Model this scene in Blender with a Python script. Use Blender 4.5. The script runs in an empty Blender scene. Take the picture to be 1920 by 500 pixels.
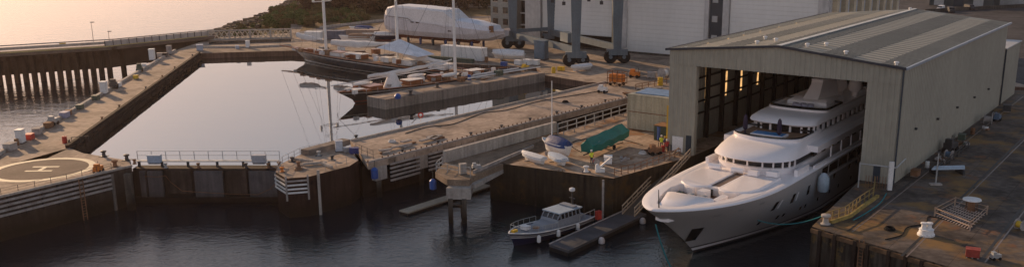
import bpy, math, random
from mathutils import Vector, Matrix
R_ = math.radians
random.seed(7)
C = bpy.context.scene.collection
PI = math.pi
# ------------------------------------------------------------------ survey of the place
CAMH = 36.0
PITCH = R_(15.3); FPX = 1815.0; PU, PV = 1040.0, 346.0      # photograph is 1920 x 500
def ray(u, v):
    a = u-PU; b = PV-v
    return Vector((a, FPX*math.cos(PITCH)+b*math.sin(PITCH), -FPX*math.sin(PITCH)+b*math.cos(PITCH)))
def W(u, v, z=0.0):
    d = ray(u, v); t = (z-CAMH)/d.z
    return Vector((d.x*t, d.y*t, z))
AX = R_(55.4)
ax = Vector((math.cos(AX), math.sin(AX), 0)); rt = Vector((ax.y, -ax.x, 0))
def onplane(u, v, p, n):
    d = ray(u, v); t = (p.x*n.x+p.y*n.y)/(d.x*n.x+d.y*n.y)
    return Vector((d.x*t, d.y*t, CAMH+d.z*t))
def lerp(a, b, t): return a+(b-a)*t

# ------------------------------------------------------------------ materials
MATS = {}
def M(name, col, rough=.75, var=.18, scale=.4, bump=0.0, bscale=6, metal=0, fine=.12, wallz=None, streak=0.0, joints=None, spec=.4, alpha=None, obj=False, emit=None):
    if name in MATS: return MATS[name]
    m = bpy.data.materials.new(name); m.use_nodes = True; MATS[name] = m
    nt = m.node_tree; N = nt.nodes; L = nt.links
    b = N['Principled BSDF']
    if rough >= .8: spec = .1
    b.inputs['Roughness'].default_value = rough; b.inputs['Metallic'].default_value = metal
    b.inputs['Specular IOR Level'].default_value = spec
    if obj:
        tc = N.new('ShaderNodeTexCoord'); src = tc.outputs['Object']
    else:
        g = N.new('ShaderNodeNewGeometry'); src = g.outputs['Position']
    def noise(sc, det=4, vec=None):
        n = N.new('ShaderNodeTexNoise'); n.inputs['Scale'].default_value = sc; n.inputs['Detail'].default_value = det
        L.new(vec or src, n.inputs['Vector']); return n.outputs['Fac']
    def mul(cin, fac, lo, hi):
        mr = N.new('ShaderNodeMapRange'); mr.inputs['From Min'].default_value = .3; mr.inputs['From Max'].default_value = .7
        mr.inputs['To Min'].default_value = lo; mr.inputs['To Max'].default_value = hi; L.new(fac, mr.inputs['Value'])
        mx = N.new('ShaderNodeVectorMath'); mx.operation = 'SCALE'
        L.new(cin, mx.inputs[0]); L.new(mr.outputs['Result'], mx.inputs['Scale']); return mx.outputs['Vector']
    rgb = N.new('ShaderNodeRGB'); rgb.outputs[0].default_value = (*col, 1)
    c = rgb.outputs[0]
    if var: c = mul(c, noise(scale, 6), 1-var, 1+var)
    if fine: c = mul(c, noise(scale*9, 5), 1-fine, 1+fine)
    if streak:
        mp = N.new('ShaderNodeMapping'); mp.inputs['Scale'].default_value = (1.6, 1.6, .12); L.new(src, mp.inputs['Vector'])
        c = mul(c, noise(1.0, 5, mp.outputs['Vector']), 1-streak, 1+streak*.6)
    if joints:
        mp = N.new('ShaderNodeMapping'); mp.inputs['Rotation'].default_value = (0, 0, -AX+joints[3] if len(joints) > 3 else -AX); L.new(src, mp.inputs['Vector'])
        br = N.new('ShaderNodeTexBrick'); br.inputs['Scale'].default_value = 1; br.inputs['Brick Width'].default_value = joints[0]
        br.inputs['Row Height'].default_value = joints[1]; br.inputs['Mortar Size'].default_value = joints[2]; br.inputs['Mortar Smooth'].default_value = .3
        br.inputs['Color1'].default_value = (1, 1, 1, 1); br.inputs['Color2'].default_value = (.86, .87, .9, 1); br.inputs['Mortar'].default_value = (.55, .55, .55, 1)
        L.new(mp.outputs['Vector'], br.inputs['Vector'])
        mx = N.new('ShaderNodeVectorMath'); mx.operation = 'MULTIPLY'; L.new(c, mx.inputs[0]); L.new(br.outputs['Color'], mx.inputs[1]); c = mx.outputs['Vector']
    if joints:   # stains and wheel worn patches
        for sc2, lo in ((.16, .72), (.55, .80)):
            mr = N.new('ShaderNodeMapRange'); mr.inputs['From Min'].default_value = .53; mr.inputs['From Max'].default_value = .60; mr.inputs['To Min'].default_value = 1; mr.inputs['To Max'].default_value = lo
            L.new(noise(sc2, 7), mr.inputs['Value']); mx = N.new('ShaderNodeVectorMath'); mx.operation = 'SCALE'; L.new(c, mx.inputs[0]); L.new(mr.outputs['Result'], mx.inputs['Scale']); c = mx.outputs['Vector']
    if wallz:   # wet, weed grown below the tide line
        sp = N.new('ShaderNodeSeparateXYZ'); L.new(src, sp.inputs[0])
        mp = N.new('ShaderNodeMapRange'); mp.inputs['From Min'].default_value = wallz[0]; mp.inputs['From Max'].default_value = wallz[1]
        ad = N.new('ShaderNodeMath'); ad.operation = 'MULTIPLY_ADD'; L.new(noise(.8, 4), ad.inputs[0]); ad.inputs[1].default_value = 1.6; L.new(sp.outputs['Z'], ad.inputs[2])
        L.new(ad.outputs[0], mp.inputs['Value'])
        mx = N.new('ShaderNodeMix'); mx.data_type = 'RGBA'; L.new(mp.outputs['Result'], mx.inputs['Factor'])
        mx.inputs['A'].default_value = (*wallz[2], 1); L.new(c, mx.inputs['B']); c = mx.outputs['Result']
    L.new(c, b.inputs['Base Color'])
    if bump:
        bp = N.new('ShaderNodeBump'); bp.inputs['Strength'].default_value = bump; bp.inputs['Distance'].default_value = .1
        L.new(noise(bscale, 5), bp.inputs['Height']); L.new(bp.outputs['Normal'], b.inputs['Normal'])
    if emit:
        b.inputs['Emission Color'].default_value = (*emit[:3], 1); b.inputs['Emission Strength'].default_value = emit[3]
    return m

deck_m   = M('quay_concrete', (.44, .335, .25), .85, .22, .12, .25, 3, fine=.2, joints=(6, 4, .05))
pierd_m  = M('pier_concrete', (.43, .335, .26), .85, .2, .15, .25, 3, fine=.18, joints=(9, 5, .06))
yard_m   = M('yard_concrete', (.37, .29, .22), .85, .3, .06, .2, 2, fine=.2, joints=(12, 8, .07))
slab_m   = M('slab_concrete', (.45, .335, .24), .85, .32, .18, .25, 3, fine=.22, joints=(8, 5, .07))
dockq_m  = M('dock_tarmac', (.115, .095, .08), .8, .5, .12, .3, 3, fine=.3, joints=(7, 7, .05))
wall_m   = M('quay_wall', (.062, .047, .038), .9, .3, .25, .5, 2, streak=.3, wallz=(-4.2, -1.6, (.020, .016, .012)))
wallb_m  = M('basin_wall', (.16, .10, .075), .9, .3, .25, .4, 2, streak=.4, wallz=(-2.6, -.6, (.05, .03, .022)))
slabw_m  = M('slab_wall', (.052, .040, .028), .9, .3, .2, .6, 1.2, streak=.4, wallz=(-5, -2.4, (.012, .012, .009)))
conc_m   = M('pale_concrete', (.42, .38, .34), .85, .15, .3, .3, 4, streak=.25)
concd_m  = M('dark_concrete', (.10, .088, .075), .9, .3, .4, .4, 3, streak=.4, wallz=(-4.5, -2.5, (.02, .016, .012)))
timber_m = M('grey_timber', (.36, .33, .31), .85, .3, 1.0, .3, 8, fine=.2)
tdark_m  = M('dark_timber', (.035, .026, .022), .9, .3, .5, .4, 4, fine=.2)
steel_m  = M('dark_steel', (.06, .06, .062), .6, .2, 1, metal=.3)
galv_m   = M('galvanised_steel', (.40, .41, .41), .5, .12, 1, metal=.4)
rust_m   = M('rusty_steel', (.22, .12, .07), .85, .35, 1.2, .2, 8)
clad_m   = M('shed_cladding', (.335, .32, .26), .6, .07, .1, streak=.07, fine=.06)
cladr_m  = M('shed_trim', (.035, .04, .05), .5, .1, 1)
fasc_m   = M('blue_grey_trim', (.30, .34, .40), .45, .1, 1)
roof_m   = M('shed_roof', (.205, .21, .18), .6, .14, .12, fine=.1)
sky_m    = M('roof_light', (.55, .52, .42), .5, .15, .4)
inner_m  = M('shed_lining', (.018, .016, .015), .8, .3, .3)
hang_m   = M('hangar_wall', (.52, .51, .50), .7, .08, .1, streak=.1)
door_m   = M('hangar_door', (.76, .75, .72), .6, .03, .1, fine=.02, streak=.03)
dblue_m  = M('dark_blue_glazing', (.035, .05, .065), .25, .1, .5)
yw_m     = M('yacht_white', (.93, .88, .87), .3, .03, .2, fine=.02, spec=.5)
hull_m   = M('yacht_hull', (.44, .42, .41), .32, .04, .15, fine=.02, spec=.5, obj=True, wallz=None)
glass_m  = M('dark_glass', (.012, .014, .016), .12, .1, 1, spec=.8)
teak_m   = M('teak', (.26, .15, .085), .7, .2, 1.5, fine=.2)
varn_m   = M('varnished_wood', (.28, .10, .04), .35, .25, 1.5)
deckgrey_m = M('boat_deck_grey', (.24, .265, .30), .6, .08, .8)
black_m  = M('black_hull', (.010, .011, .014), .25, .1, .3, spec=.6)
navy_m   = M('navy_hull', (.008, .014, .05), .3, .1, .5, spec=.6)
red_m    = M('red_paint', (.45, .04, .03), .55, .15, 1)
boot_m   = M('antifoul_red', (.20, .05, .035), .7, .15, 1)
white_m  = M('white_paint', (.74, .73, .71), .55, .08, .6)
wrap_m   = M('white_shrink_wrap', (.70, .69, .69), .45, .06, .3, .5, 1.2)
sail_m   = M('sail_cover_canvas', (.74, .71, .68), .8, .08, .6, .4, 2)
green_m  = M('green_tarpaulin', (.012, .17, .14), .6, .2, .5, .5, 2)
blue_m   = M('blue_tarpaulin', (.02, .05, .16), .6, .15, .8, .4, 2)
bluep_m  = M('blue_plastic', (.03, .09, .32), .45, .12, 1)
poolw_m  = M('pool_cover_blue', (.02, .22, .50), .25, .08, 1)
yell_m   = M('yellow_paint', (.62, .40, .03), .55, .15, 1)
orange_m = M('orange_paint', (.62, .19, .03), .6, .2, 1)
rubber_m = M('rubber', (.018, .018, .018), .8, .15, 1, .3, 6)
hoist_m  = M('hoist_steel', (.10, .14, .17), .5, .12, .3, streak=.15)
mark_m   = M('pad_paint', (.74, .64, .44), .7, .08, .8, fine=.08)
padin_m  = M('pad_surface', (.16, .12, .095), .85, .2, .25, .2, 3)
purple_m = M('folded_parasol', (.045, .035, .06), .8, .1, 2)
contb_m  = M('container_beige', (.42, .40, .30), .6, .12, .4, streak=.25)
contg_m  = M('container_green', (.07, .10, .075), .6, .15, .5, streak=.25)
rope_m   = M('teal_rope', (.03, .20, .22), .8, .1, 3)
hiv_m    = M('hi_vis', (.65, .75, .05), .6, .05, 3)
skin_m   = M('skin', (.45, .27, .2), .6, .05, 3)
cloth_m  = M('dark_cloth', (.03, .035, .06), .8, .1, 3)
grass_m  = M('shore_grass', (.055, .050, .024), .95, .5, .15, .5, 1, fine=.35)
rock_m   = M('shore_rock', (.10, .085, .07), .9, .4, .7, .6, 2)
leafA_m  = M('leaf_olive', (.13, .11, .045), .8, .4, .5, fine=.3)
leafB_m  = M('leaf_brown', (.085, .055, .035), .85, .35, .5, fine=.3)
leafC_m  = M('leaf_green', (.08, .12, .035), .8, .4, .5, fine=.3)
leafD_m  = M('leaf_dark', (.05, .05, .028), .85, .35, .5, fine=.3)
bark_m   = M('bark', (.06, .045, .035), .9, .2, 3)
lamp_m   = M('lamp_housing', (.16, .15, .14), .6)

def patches(m, col, scale, lo, hi):
    nt = m.node_tree; N = nt.nodes; L = nt.links; bs = N['Principled BSDF']; old = bs.inputs['Base Color'].links[0].from_socket
    g = N.new('ShaderNodeNewGeometry'); n = N.new('ShaderNodeTexNoise'); n.inputs['Scale'].default_value = scale; n.inputs['Detail'].default_value = 7; n.inputs['Roughness'].default_value = .65; L.new(g.outputs['Position'], n.inputs['Vector'])
    mr = N.new('ShaderNodeMapRange'); mr.inputs['From Min'].default_value = lo; mr.inputs['From Max'].default_value = hi; L.new(n.outputs['Fac'], mr.inputs['Value'])
    mx = N.new('ShaderNodeMix'); mx.data_type = 'RGBA'; L.new(mr.outputs['Result'], mx.inputs['Factor']); L.new(old, mx.inputs['A']); mx.inputs['B'].default_value = (*col, 1); L.new(mx.outputs['Result'], bs.inputs['Base Color'])
patches(dockq_m, (.24, .145, .06), .13, .50, .62)  # mustard dock patches, here and next, colour warmed to imitate orange sunlight
patches(dockq_m, (.20, .10, .055), .22, .58, .66)
patches(slab_m, (.30, .16, .08), .16, .54, .62)
patches(slabw_m, (.085, .05, .02), .35, .55, .66)
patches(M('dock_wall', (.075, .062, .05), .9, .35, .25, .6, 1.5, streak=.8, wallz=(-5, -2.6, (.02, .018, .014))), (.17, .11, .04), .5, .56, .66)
def translucent(name, col, fac=.75):
    m = bpy.data.materials.new(name); m.use_nodes = True; nt = m.node_tree; nt.nodes.clear()
    o = nt.nodes.new('ShaderNodeOutputMaterial'); t = nt.nodes.new('ShaderNodeBsdfTranslucent'); t.inputs['Color'].default_value = (*col, 1)
    d = nt.nodes.new('ShaderNodeBsdfDiffuse'); d.inputs['Color'].default_value = (*col, 1)
    n = nt.nodes.new('ShaderNodeTexNoise'); n.inputs['Scale'].default_value = 1.2
    g = nt.nodes.new('ShaderNodeNewGeometry'); nt.links.new(g.outputs['Position'], n.inputs['Vector'])
    mp = nt.nodes.new('ShaderNodeMapRange'); mp.inputs['From Min'].default_value = .35; mp.inputs['From Max'].default_value = .65; mp.inputs['To Min'].default_value = .5; nt.links.new(n.outputs['Fac'], mp.inputs['Value'])
    mx = nt.nodes.new('ShaderNodeMixShader'); mx.inputs[0].default_value = fac
    sc = nt.nodes.new('ShaderNodeVectorMath'); sc.operation = 'SCALE'; sc.inputs[0].default_value = col
    nt.links.new(mp.outputs['Result'], sc.inputs['Scale']); nt.links.new(sc.outputs['Vector'], t.inputs['Color'])
    nt.links.new(d.outputs[0], mx.inputs[1]); nt.links.new(t.outputs[0], mx.inputs[2]); nt.links.new(mx.outputs[0], o.inputs[0]); return m
trans_m = translucent('translucent_sheet', (.95, .75, .42)); rl_m = translucent('roof_light_sheet', (.54, .51, .43), .2)

def water(name, col, rough, layers, ior=1.34):
    m = bpy.data.materials.new(name); m.use_nodes = True; nt = m.node_tree; N = nt.nodes; L = nt.links
    b = N['Principled BSDF']; b.inputs['Base Color'].default_value = (*col, 1); b.inputs['Roughness'].default_value = rough
    b.inputs['IOR'].default_value = ior; b.inputs['Specular IOR Level'].default_value = .5
    g = N.new('ShaderNodeNewGeometry'); prev = None
    for sc, st, asp in layers:
        mp = N.new('ShaderNodeMapping'); mp.inputs['Rotation'].default_value = (0, 0, R_(25)); mp.inputs['Scale'].default_value = (1, asp, 1); L.new(g.outputs['Position'], mp.inputs['Vector'])
        n = N.new('ShaderNodeTexNoise'); n.inputs['Scale'].default_value = sc; n.inputs['Detail'].default_value = 3; L.new(mp.outputs['Vector'], n.inputs['Vector'])
        bp = N.new('ShaderNodeBump'); bp.inputs['Strength'].default_value = 1; bp.inputs['Distance'].default_value = st; L.new(n.outputs['Fac'], bp.inputs['Height'])
        if prev: L.new(prev, bp.inputs['Normal'])
        prev = bp.outputs['Normal']
    if prev: L.new(prev, b.inputs['Normal'])
    return m
sea_m = water('sea_water', (.008, .012, .015), .08, [(.25, .10, 1.6), (1.3, .05, 1.3)])
harb_m = water('harbour_water', (.006, .014, .021), .08, [(.16, .06, 1.5), (.7, .05, 1.3), (2.6, .035, 1.2)], 1.30)
basin_m = water('basin_water', (.008, .011, .012), .02, [(.12, .012, 1.5), (.9, .004, 1)], 3.0)

# ------------------------------------------------------------------ mesh building
class MB:
    def __init__(s): s.v = []; s.f = []; s.mi = []; s.cur = 0
    def add(s, vs, fs):
        o = len(s.v); s.v += [Vector(v) for v in vs]
        for f in fs: s.f.append([i+o for i in f]); s.mi.append(s.cur)
        return s
    def box(s, c, d, rz=0, rx=0, ry=0):
        m = Matrix.Rotation(rz, 3, 'Z') @ Matrix.Rotation(ry, 3, 'Y') @ Matrix.Rotation(rx, 3, 'X')
        c = Vector(c); vs = []
        for x in (-.5, .5):
            for y in (-.5, .5):
                for z in (-.5, .5): vs.append(c+m @ Vector((x*d[0], y*d[1], z*d[2])))
        return s.add(vs, [(0, 1, 3, 2), (4, 6, 7, 5), (0, 4, 5, 1), (2, 3, 7, 6), (0, 2, 6, 4), (1, 5, 7, 3)])
    def bar(s, a, b, w, h):       # box between two points
        a = Vector(a); b = Vector(b); d = b-a; l = d.length
        if l < 1e-6: return s
        d.normalize(); up = Vector((0, 0, 1)) if abs(d.z) < .95 else Vector((1, 0, 0))
        x = d.cross(up).normalized(); y = x.cross(d)
        vs = []
        for p in (a, b):
            for i, j in ((-1, -1), (1, -1), (1, 1), (-1, 1)): vs.append(p+x*i*w/2+y*j*h/2)
        return s.add(vs, [(0, 3, 2, 1), (4, 5, 6, 7), (0, 1, 5, 4), (1, 2, 6, 5), (2, 3, 7, 6), (3, 0, 4, 7)])
    def tube(s, a, b, r0, r1=None, n=8, cap=True):
        r1 = r0 if r1 is None else r1
        a = Vector(a); b = Vector(b); d = (b-a).normalized(); up = Vector((0, 0, 1)) if abs(d.z) < .95 else Vector((1, 0, 0))
        x = d.cross(up).normalized(); y = x.cross(d); vs = []
        for p, r in ((a, r0), (b, r1)):
            for i in range(n): t = 2*PI*i/n; vs.append(p+x*math.cos(t)*r+y*math.sin(t)*r)
        fs = [(i, (i+1) % n, n+(i+1) % n, n+i) for i in range(n)]
        if cap: fs += [tuple(range(n))[::-1], tuple(range(n, 2*n))]
        return s.add(vs, fs)
    def path(s, pts, r, n=6):
        for a, b in zip(pts, pts[1:]): s.tube(a, b, r, r, n)
        return s
    def prism(s, poly, z0, z1, top=True, bot=True):
        n = len(poly); P = [Vector((p[0], p[1], 0)) for p in poly]
        if sum(P[i].x*P[(i+1) % n].y-P[(i+1) % n].x*P[i].y for i in range(n)) < 0: P.reverse()
        vs = [(p.x, p.y, z0) for p in P]+[(p.x, p.y, z1) for p in P]
        fs = [(i, (i+1) % n, n+(i+1) % n, n+i) for i in range(n)]
        if top: fs.append(tuple(range(n, 2*n)))
        if bot: fs.append(tuple(range(n))[::-1])
        return s.add(vs, fs)
    def loft(s, rings, closed=True, caps=(True, True)):
        n = len(rings[0]); vs = [p for r in rings for p in r]; fs = []
        for k in range(len(rings)-1):
            for i in range(n if closed else n-1):
                j = (i+1) % n; fs.append((k*n+i, k*n+j, (k+1)*n+j, (k+1)*n+i))
        if caps[0]: fs.append(tuple(range(n))[::-1])
        if caps[1]: fs.append(tuple((len(rings)-1)*n+i for i in range(n)))
        return s.add(vs, fs)
    def lathe(s, c, prof, n=12):
        c = Vector(c); rings = [[c+Vector((r*math.cos(2*PI*i/n), r*math.sin(2*PI*i/n), z)) for i in range(n)] for r, z in prof]
        return s.loft(rings)
    def sphere(s, c, r, n=12, sz=1):
        return s.lathe(c, [(max(.01, r*math.sin(PI*k/8)), -r*sz*math.cos(PI*k/8)) for k in range(9)], n)
    def wheel(s, c, axis, r, w, n=16):
        a = Vector(axis).normalized()*w/2; c = Vector(c); return s.tube(c-a, c+a, r, r, n)
    def build(s, name, m, parent=None, smooth=False):
        me = bpy.data.meshes.new(name); me.from_pydata([tuple(v) for v in s.v], [], s.f)
        ms = m if isinstance(m, (list, tuple)) else [m]
        for q in ms: me.materials.append(q)
        if len(ms) > 1: me.polygons.foreach_set('material_index', s.mi)
        me.validate()
        if smooth:
            me.polygons.foreach_set('use_smooth', [True]*len(me.polygons)); me.set_sharp_from_angle(angle=R_(38))
        me.update()
        o = bpy.data.objects.new(name, me); C.objects.link(o)
        if parent: o.parent = parent
        return o
def tag(o, label=None, cat=None, group=None, kind=None):
    if label: o['label'] = label
    if cat: o['category'] = cat
    if group: o['group'] = group
    if kind: o['kind'] = kind
    return o
def thing(name, label, cat, loc=(0, 0, 0), rotz=0, group=None):
    o = bpy.data.objects.new(name, None); C.objects.link(o); o.empty_display_size = .2
    o.location = loc; o.rotation_euler = (0, 0, rotz); return tag(o, label, cat, group)
def struct(name, mb, m, parent=None, smooth=False):
    o = mb.build(name, m, parent, smooth)
    if not parent: o['kind'] = 'structure'
    return o
def kids(o): return [c for c in bpy.data.objects if c.parent == o]
def dup(root, loc, rotz=None, label=None, group=None, scale=None):
    def cp(o, par):
        c = o.copy(); C.objects.link(c); c.parent = par
        for ch in KID.get(o.name, []): cp(ch, c)
        return c
    KID = {}
    def gather(o):
        KID[o.name] = kids(o)
        for k in KID[o.name]: gather(k)
    gather(root)
    r = cp(root, None); r.location = loc
    if rotz is not None: r.rotation_euler = (0, 0, rotz)
    if label: r['label'] = label
    if group: r['group'] = group
    if scale: r.scale = (scale,)*3 if not isinstance(scale, tuple) else scale
    return r
ORD = ['first', 'second', 'third', 'fourth', 'fifth', 'sixth', 'seventh', 'eighth', 'ninth', 'tenth', 'eleventh', 'twelfth', 'thirteenth', 'fourteenth', 'fifteenth', 'sixteenth', 'seventeenth', 'eighteenth', 'nineteenth', 'twentieth']
def dirang(a, b): return math.atan2(b[1]-a[1], b[0]-a[0])
def railing(name, label, pts, h=1.1, step=2.0, m=None, r=.04, mids=1, cat='railing', group=None):
    m = m or galv_m; o = Vector(pts[0]); t = thing(name, label, cat, o, 0, group)
    P = [Vector(p)-o for p in pts]; b = MB()
    for a, c in zip(P, P[1:]):
        for k in range(mids+1): z = Vector((0, 0, h*(k+1)/(mids+1))); b.bar(a+z, c+z, r*1.6, r*1.6)
    b.build('rail', m, t); pm = None
    for i, (a, c) in enumerate(zip(P, P[1:])):
        n = max(1, round((c-a).length/step))
        for k in range(n+(1 if i == len(P)-2 else 0)):
            p = a.lerp(c, k/n)
            if pm is None: q = MB().box((0, 0, h/2), (r*2.2, r*2.2, h+.04)).build('post', m, t); pm = q.data
            else: q = bpy.data.objects.new('post', pm); C.objects.link(q); q.parent = t
            q.location = p
    return t

# ------------------------------------------------------------------ camera, sky, sun
cam = bpy.data.objects.new('camera', bpy.data.cameras.new('camera')); C.objects.link(cam)
cam.location = (0, 0, CAMH); cam.rotation_euler = (PI/2-PITCH, 0, 0)
cam.data.sensor_fit = 'HORIZONTAL'; cam.data.sensor_width = 36; cam.data.lens = FPX/1920*36
cam.data.shift_x = -(PU-960)/1920; cam.data.shift_y = (PV-250)/1920; cam.data.clip_end = 30000; cam.data.clip_start = .5
sc = bpy.context.scene; sc.camera = cam
SUN_AZ = R_(-40); SUN_EL = R_(15)         # azimuth measured from +Y towards +X
sd = Vector((math.sin(SUN_AZ)*math.cos(SUN_EL), math.cos(SUN_AZ)*math.cos(SUN_EL), math.sin(SUN_EL)))
sun = bpy.data.objects.new('sun', bpy.data.lights.new('sun', 'SUN')); C.objects.link(sun)
sun.data.energy = 5.0; sun.data.angle = R_(.7); sun.data.color = (1, .65, .37)
sun.rotation_euler = sd.to_track_quat('Z', 'Y').to_euler()
w = bpy.data.worlds.new('World'); sc.world = w; w.use_nodes = True; nt = w.node_tree
bg = nt.nodes['Background']; st = nt.nodes.new('ShaderNodeTexSky'); st.sky_type = 'NISHITA'; st.sun_disc = False
st.sun_elevation = SUN_EL; st.sun_rotation = SUN_AZ; st.air_density = 1.0; st.dust_density = 2.0; st.ozone_density = 2.0
tint = nt.nodes.new('ShaderNodeMix'); tint.data_type = 'RGBA'; tint.blend_type = 'MULTIPLY'; tint.inputs['Factor'].default_value = 1
tint.inputs['B'].default_value = (1.0, .83, .84, 1)
hz = nt.nodes.new('ShaderNodeMix'); hz.data_type = 'RGBA'; hz.inputs['Factor'].default_value = .75
tcw = nt.nodes.new('ShaderNodeTexCoord'); spw = nt.nodes.new('ShaderNodeSeparateXYZ'); nt.links.new(tcw.outputs['Generated'], spw.inputs[0])
crw = nt.nodes.new('ShaderNodeValToRGB'); nt.links.new(spw.outputs['Z'], crw.inputs[0]); e = crw.color_ramp.elements
e[0].position = 0.0; e[0].color = (.98, .67, .60, 1); e[1].position = 1.0; e[1].color = (.10, .12, .17, 1)
x = e.new(.10); x.color = (.90, .74, .69, 1); x = e.new(.27); x.color = (.66, .72, .82, 1); x = e.new(.42); x.color = (.23, .29, .38, 1)
sc_ = nt.nodes.new('ShaderNodeVectorMath'); sc_.operation = 'SCALE'; sc_.inputs['Scale'].default_value = 10.0; nt.links.new(crw.outputs[0], sc_.inputs[0])
nt.links.new(st.outputs[0], tint.inputs['A']); nt.links.new(tint.outputs['Result'], hz.inputs['A']); nt.links.new(sc_.outputs[0], hz.inputs['B']); nt.links.new(hz.outputs['Result'], bg.inputs['Color']); bg.inputs['Strength'].default_value = .112
sc.view_settings.view_transform = 'Standard'; sc.view_settings.look = 'None'; sc.view_settings.exposure = 0
sc.render.engine = 'CYCLES'; sc.cycles.use_denoising = True; sc.cycles.max_bounces = 6; sc.cycles.caustics_reflective = False

# ------------------------------------------------------------------ water
TIDE = -6.0; LOCK = -1.5
b = MB(); b.add([(-9000, -400, TIDE), (9000, -400, TIDE), (9000, 16000, TIDE), (-9000, 16000, TIDE)], [(0, 1, 2, 3)])
struct('sea_water', b, sea_m)
hbp = [(-83, 140), (-79, 158), (-60, 150), (-20, 160), (10, 200), (20, 230), (180, 200), (400, -100), (-300, -100), (-300, 20)]
struct('harbour_water', MB().add([(x, y, TIDE+.02) for x, y in hbp], [tuple(range(len(hbp)))[::-1]]), harb_m)
def P(*l, z=0): return [W(u, v, z) for u, v in l]
bas = P((372, 99), (150, 280), (245, 303), (515, 303), (560, 292), (657, 266), (1120, 158), (1030, 128), (1008, 110), (600, 92), (545, 93))
struct('basin_water', MB().prism(bas, LOCK-.4, LOCK, bot=False), basin_m)

hm = bpy.data.materials.new('haze'); hm.use_nodes = True; hn = hm.node_tree; hn.nodes.clear(); ho = hn.nodes.new('ShaderNodeOutputMaterial'); hv = hn.nodes.new('ShaderNodeVolumeScatter')
hv.inputs['Color'].default_value = (1, .78, .70, 1); hv.inputs['Density'].default_value = .00006; hv.inputs['Anisotropy'].default_value = .55; hn.links.new(hv.outputs[0], ho.inputs['Volume'])
struct('haze', MB().box((0, 700, 30), (5000, 3000, 90)), hm)
# ------------------------------------------------------------------ land
def land(name, poly, top_m, wm, z=0, zb=-9):
    b = MB(); b.prism(poly, zb, z, top=False, bot=False); b.cur = 1
    n = len(poly); Q = [Vector((p.x, p.y, 0)) for p in poly]
    if sum(Q[i].x*Q[(i+1) % n].y-Q[(i+1) % n].x*Q[i].y for i in range(n)) < 0: Q.reverse()
    b.add([(p.x, p.y, z) for p in Q], [tuple(range(n))])
    return struct(name, b, [wm, top_m])
# left quay with the helipad head
heliF = [W(0, 370), W(205, 322), W(247, 312), W(245, 301)]
inn0 = W(130, 277); inn1 = W(157, 287); fq0 = W(376, 101)
dirq = (fq0-inn0).normalized()
out0 = W(0, 286); out1 = W(325, 96)
lq = [heliF[0]+(heliF[0]-heliF[1]).normalized()*60, heliF[0], heliF[1], heliF[2], heliF[3], inn1, inn0, fq0, out1, out0, out0+(out0-out1).normalized()*60]
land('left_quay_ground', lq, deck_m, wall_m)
# far quay and yard
far = [W(372, 97), W(545, 93), W(600, 97), W(830, 117), W(1010, 126), W(1030, 128)]
sheetR = Vector((420, 330, 0))
yard = [W(325, 96), W(372, 100), W(545, 95), W(600, 98), W(830, 118), W(1005, 127), W(1022, 141), W(1100, 154), W(1132, 155), W(1195, 180), W(1250, 176)]
RB = Vector((47.6, 131.6, 0))                       # near right corner of the covered dock
LBc = RB-rt*35.8
yard += [LBc+ax*22, LBc+ax*95, RB+ax*100+rt*0, RB+ax*100+rt*200, Vector((420, 620, 0)), Vector((-60, 620, 0)), W(545, 40), W(545, 62), W(395, 72)]
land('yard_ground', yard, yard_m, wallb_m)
# slab with the small boats, and the covered dock's surroundings
dl = RB-rt*31.0; dr = RB-rt*4.6
slab = [W(918, 303), W(1150, 334), dl, dl+ax*88, LBc+ax*88, LBc+ax*20, W(1176, 212), W(1042, 250)]
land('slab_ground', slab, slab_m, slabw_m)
rq = [W(1522, 424), dr, dr+ax*88, RB+ax*95, RB+ax*95+rt*250, RB+rt*250-ax*60]
q0 = W(1522, 424); q1 = W(1680, 470); fd = (q1-q0).normalized()
rq += [q0+fd*120]
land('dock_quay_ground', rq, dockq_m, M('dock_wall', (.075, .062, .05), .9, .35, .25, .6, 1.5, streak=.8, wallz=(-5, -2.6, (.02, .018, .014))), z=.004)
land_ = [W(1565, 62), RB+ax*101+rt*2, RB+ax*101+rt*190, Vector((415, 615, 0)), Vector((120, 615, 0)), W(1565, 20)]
struct('back_yard_shade', MB().add([(p.x, p.y, .008) for p in land_], [tuple(range(len(land_)))]), M('back_asphalt_shade', (.085, .08, .078), .85, .3, .05, fine=.2, joints=(14, 9, .06)))  # dark asphalt sheet, the hangar's shadow is put into its colour
rs = P((919, 303.5), (955, 308), (1010, 290), (1060, 262), (1043, 251))
struct('rubble_ground', MB().add([(p.x, p.y, .009) for p in rs], [tuple(range(len(rs)))]), M('rubble_brown', (.13, .09, .06), .95, .45, 1.2, .6, 3, fine=.4))
# finger quay between the schooners
fn0 = W(722, 192); fn1 = W(1022, 141); fw = Vector((-(fn1-fn0).y, (fn1-fn0).x, 0)).normalized()
fing = [fn0, fn1, fn1+fw*6.5, fn0+fw*6]
land('finger_quay_ground', fing, deck_m, M('finger_wall', (.30, .26, .225), .9, .2, .25, .4, 2, streak=.35, wallz=(-2.0, -.9, (.07, .05, .04))), z=.6)

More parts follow.
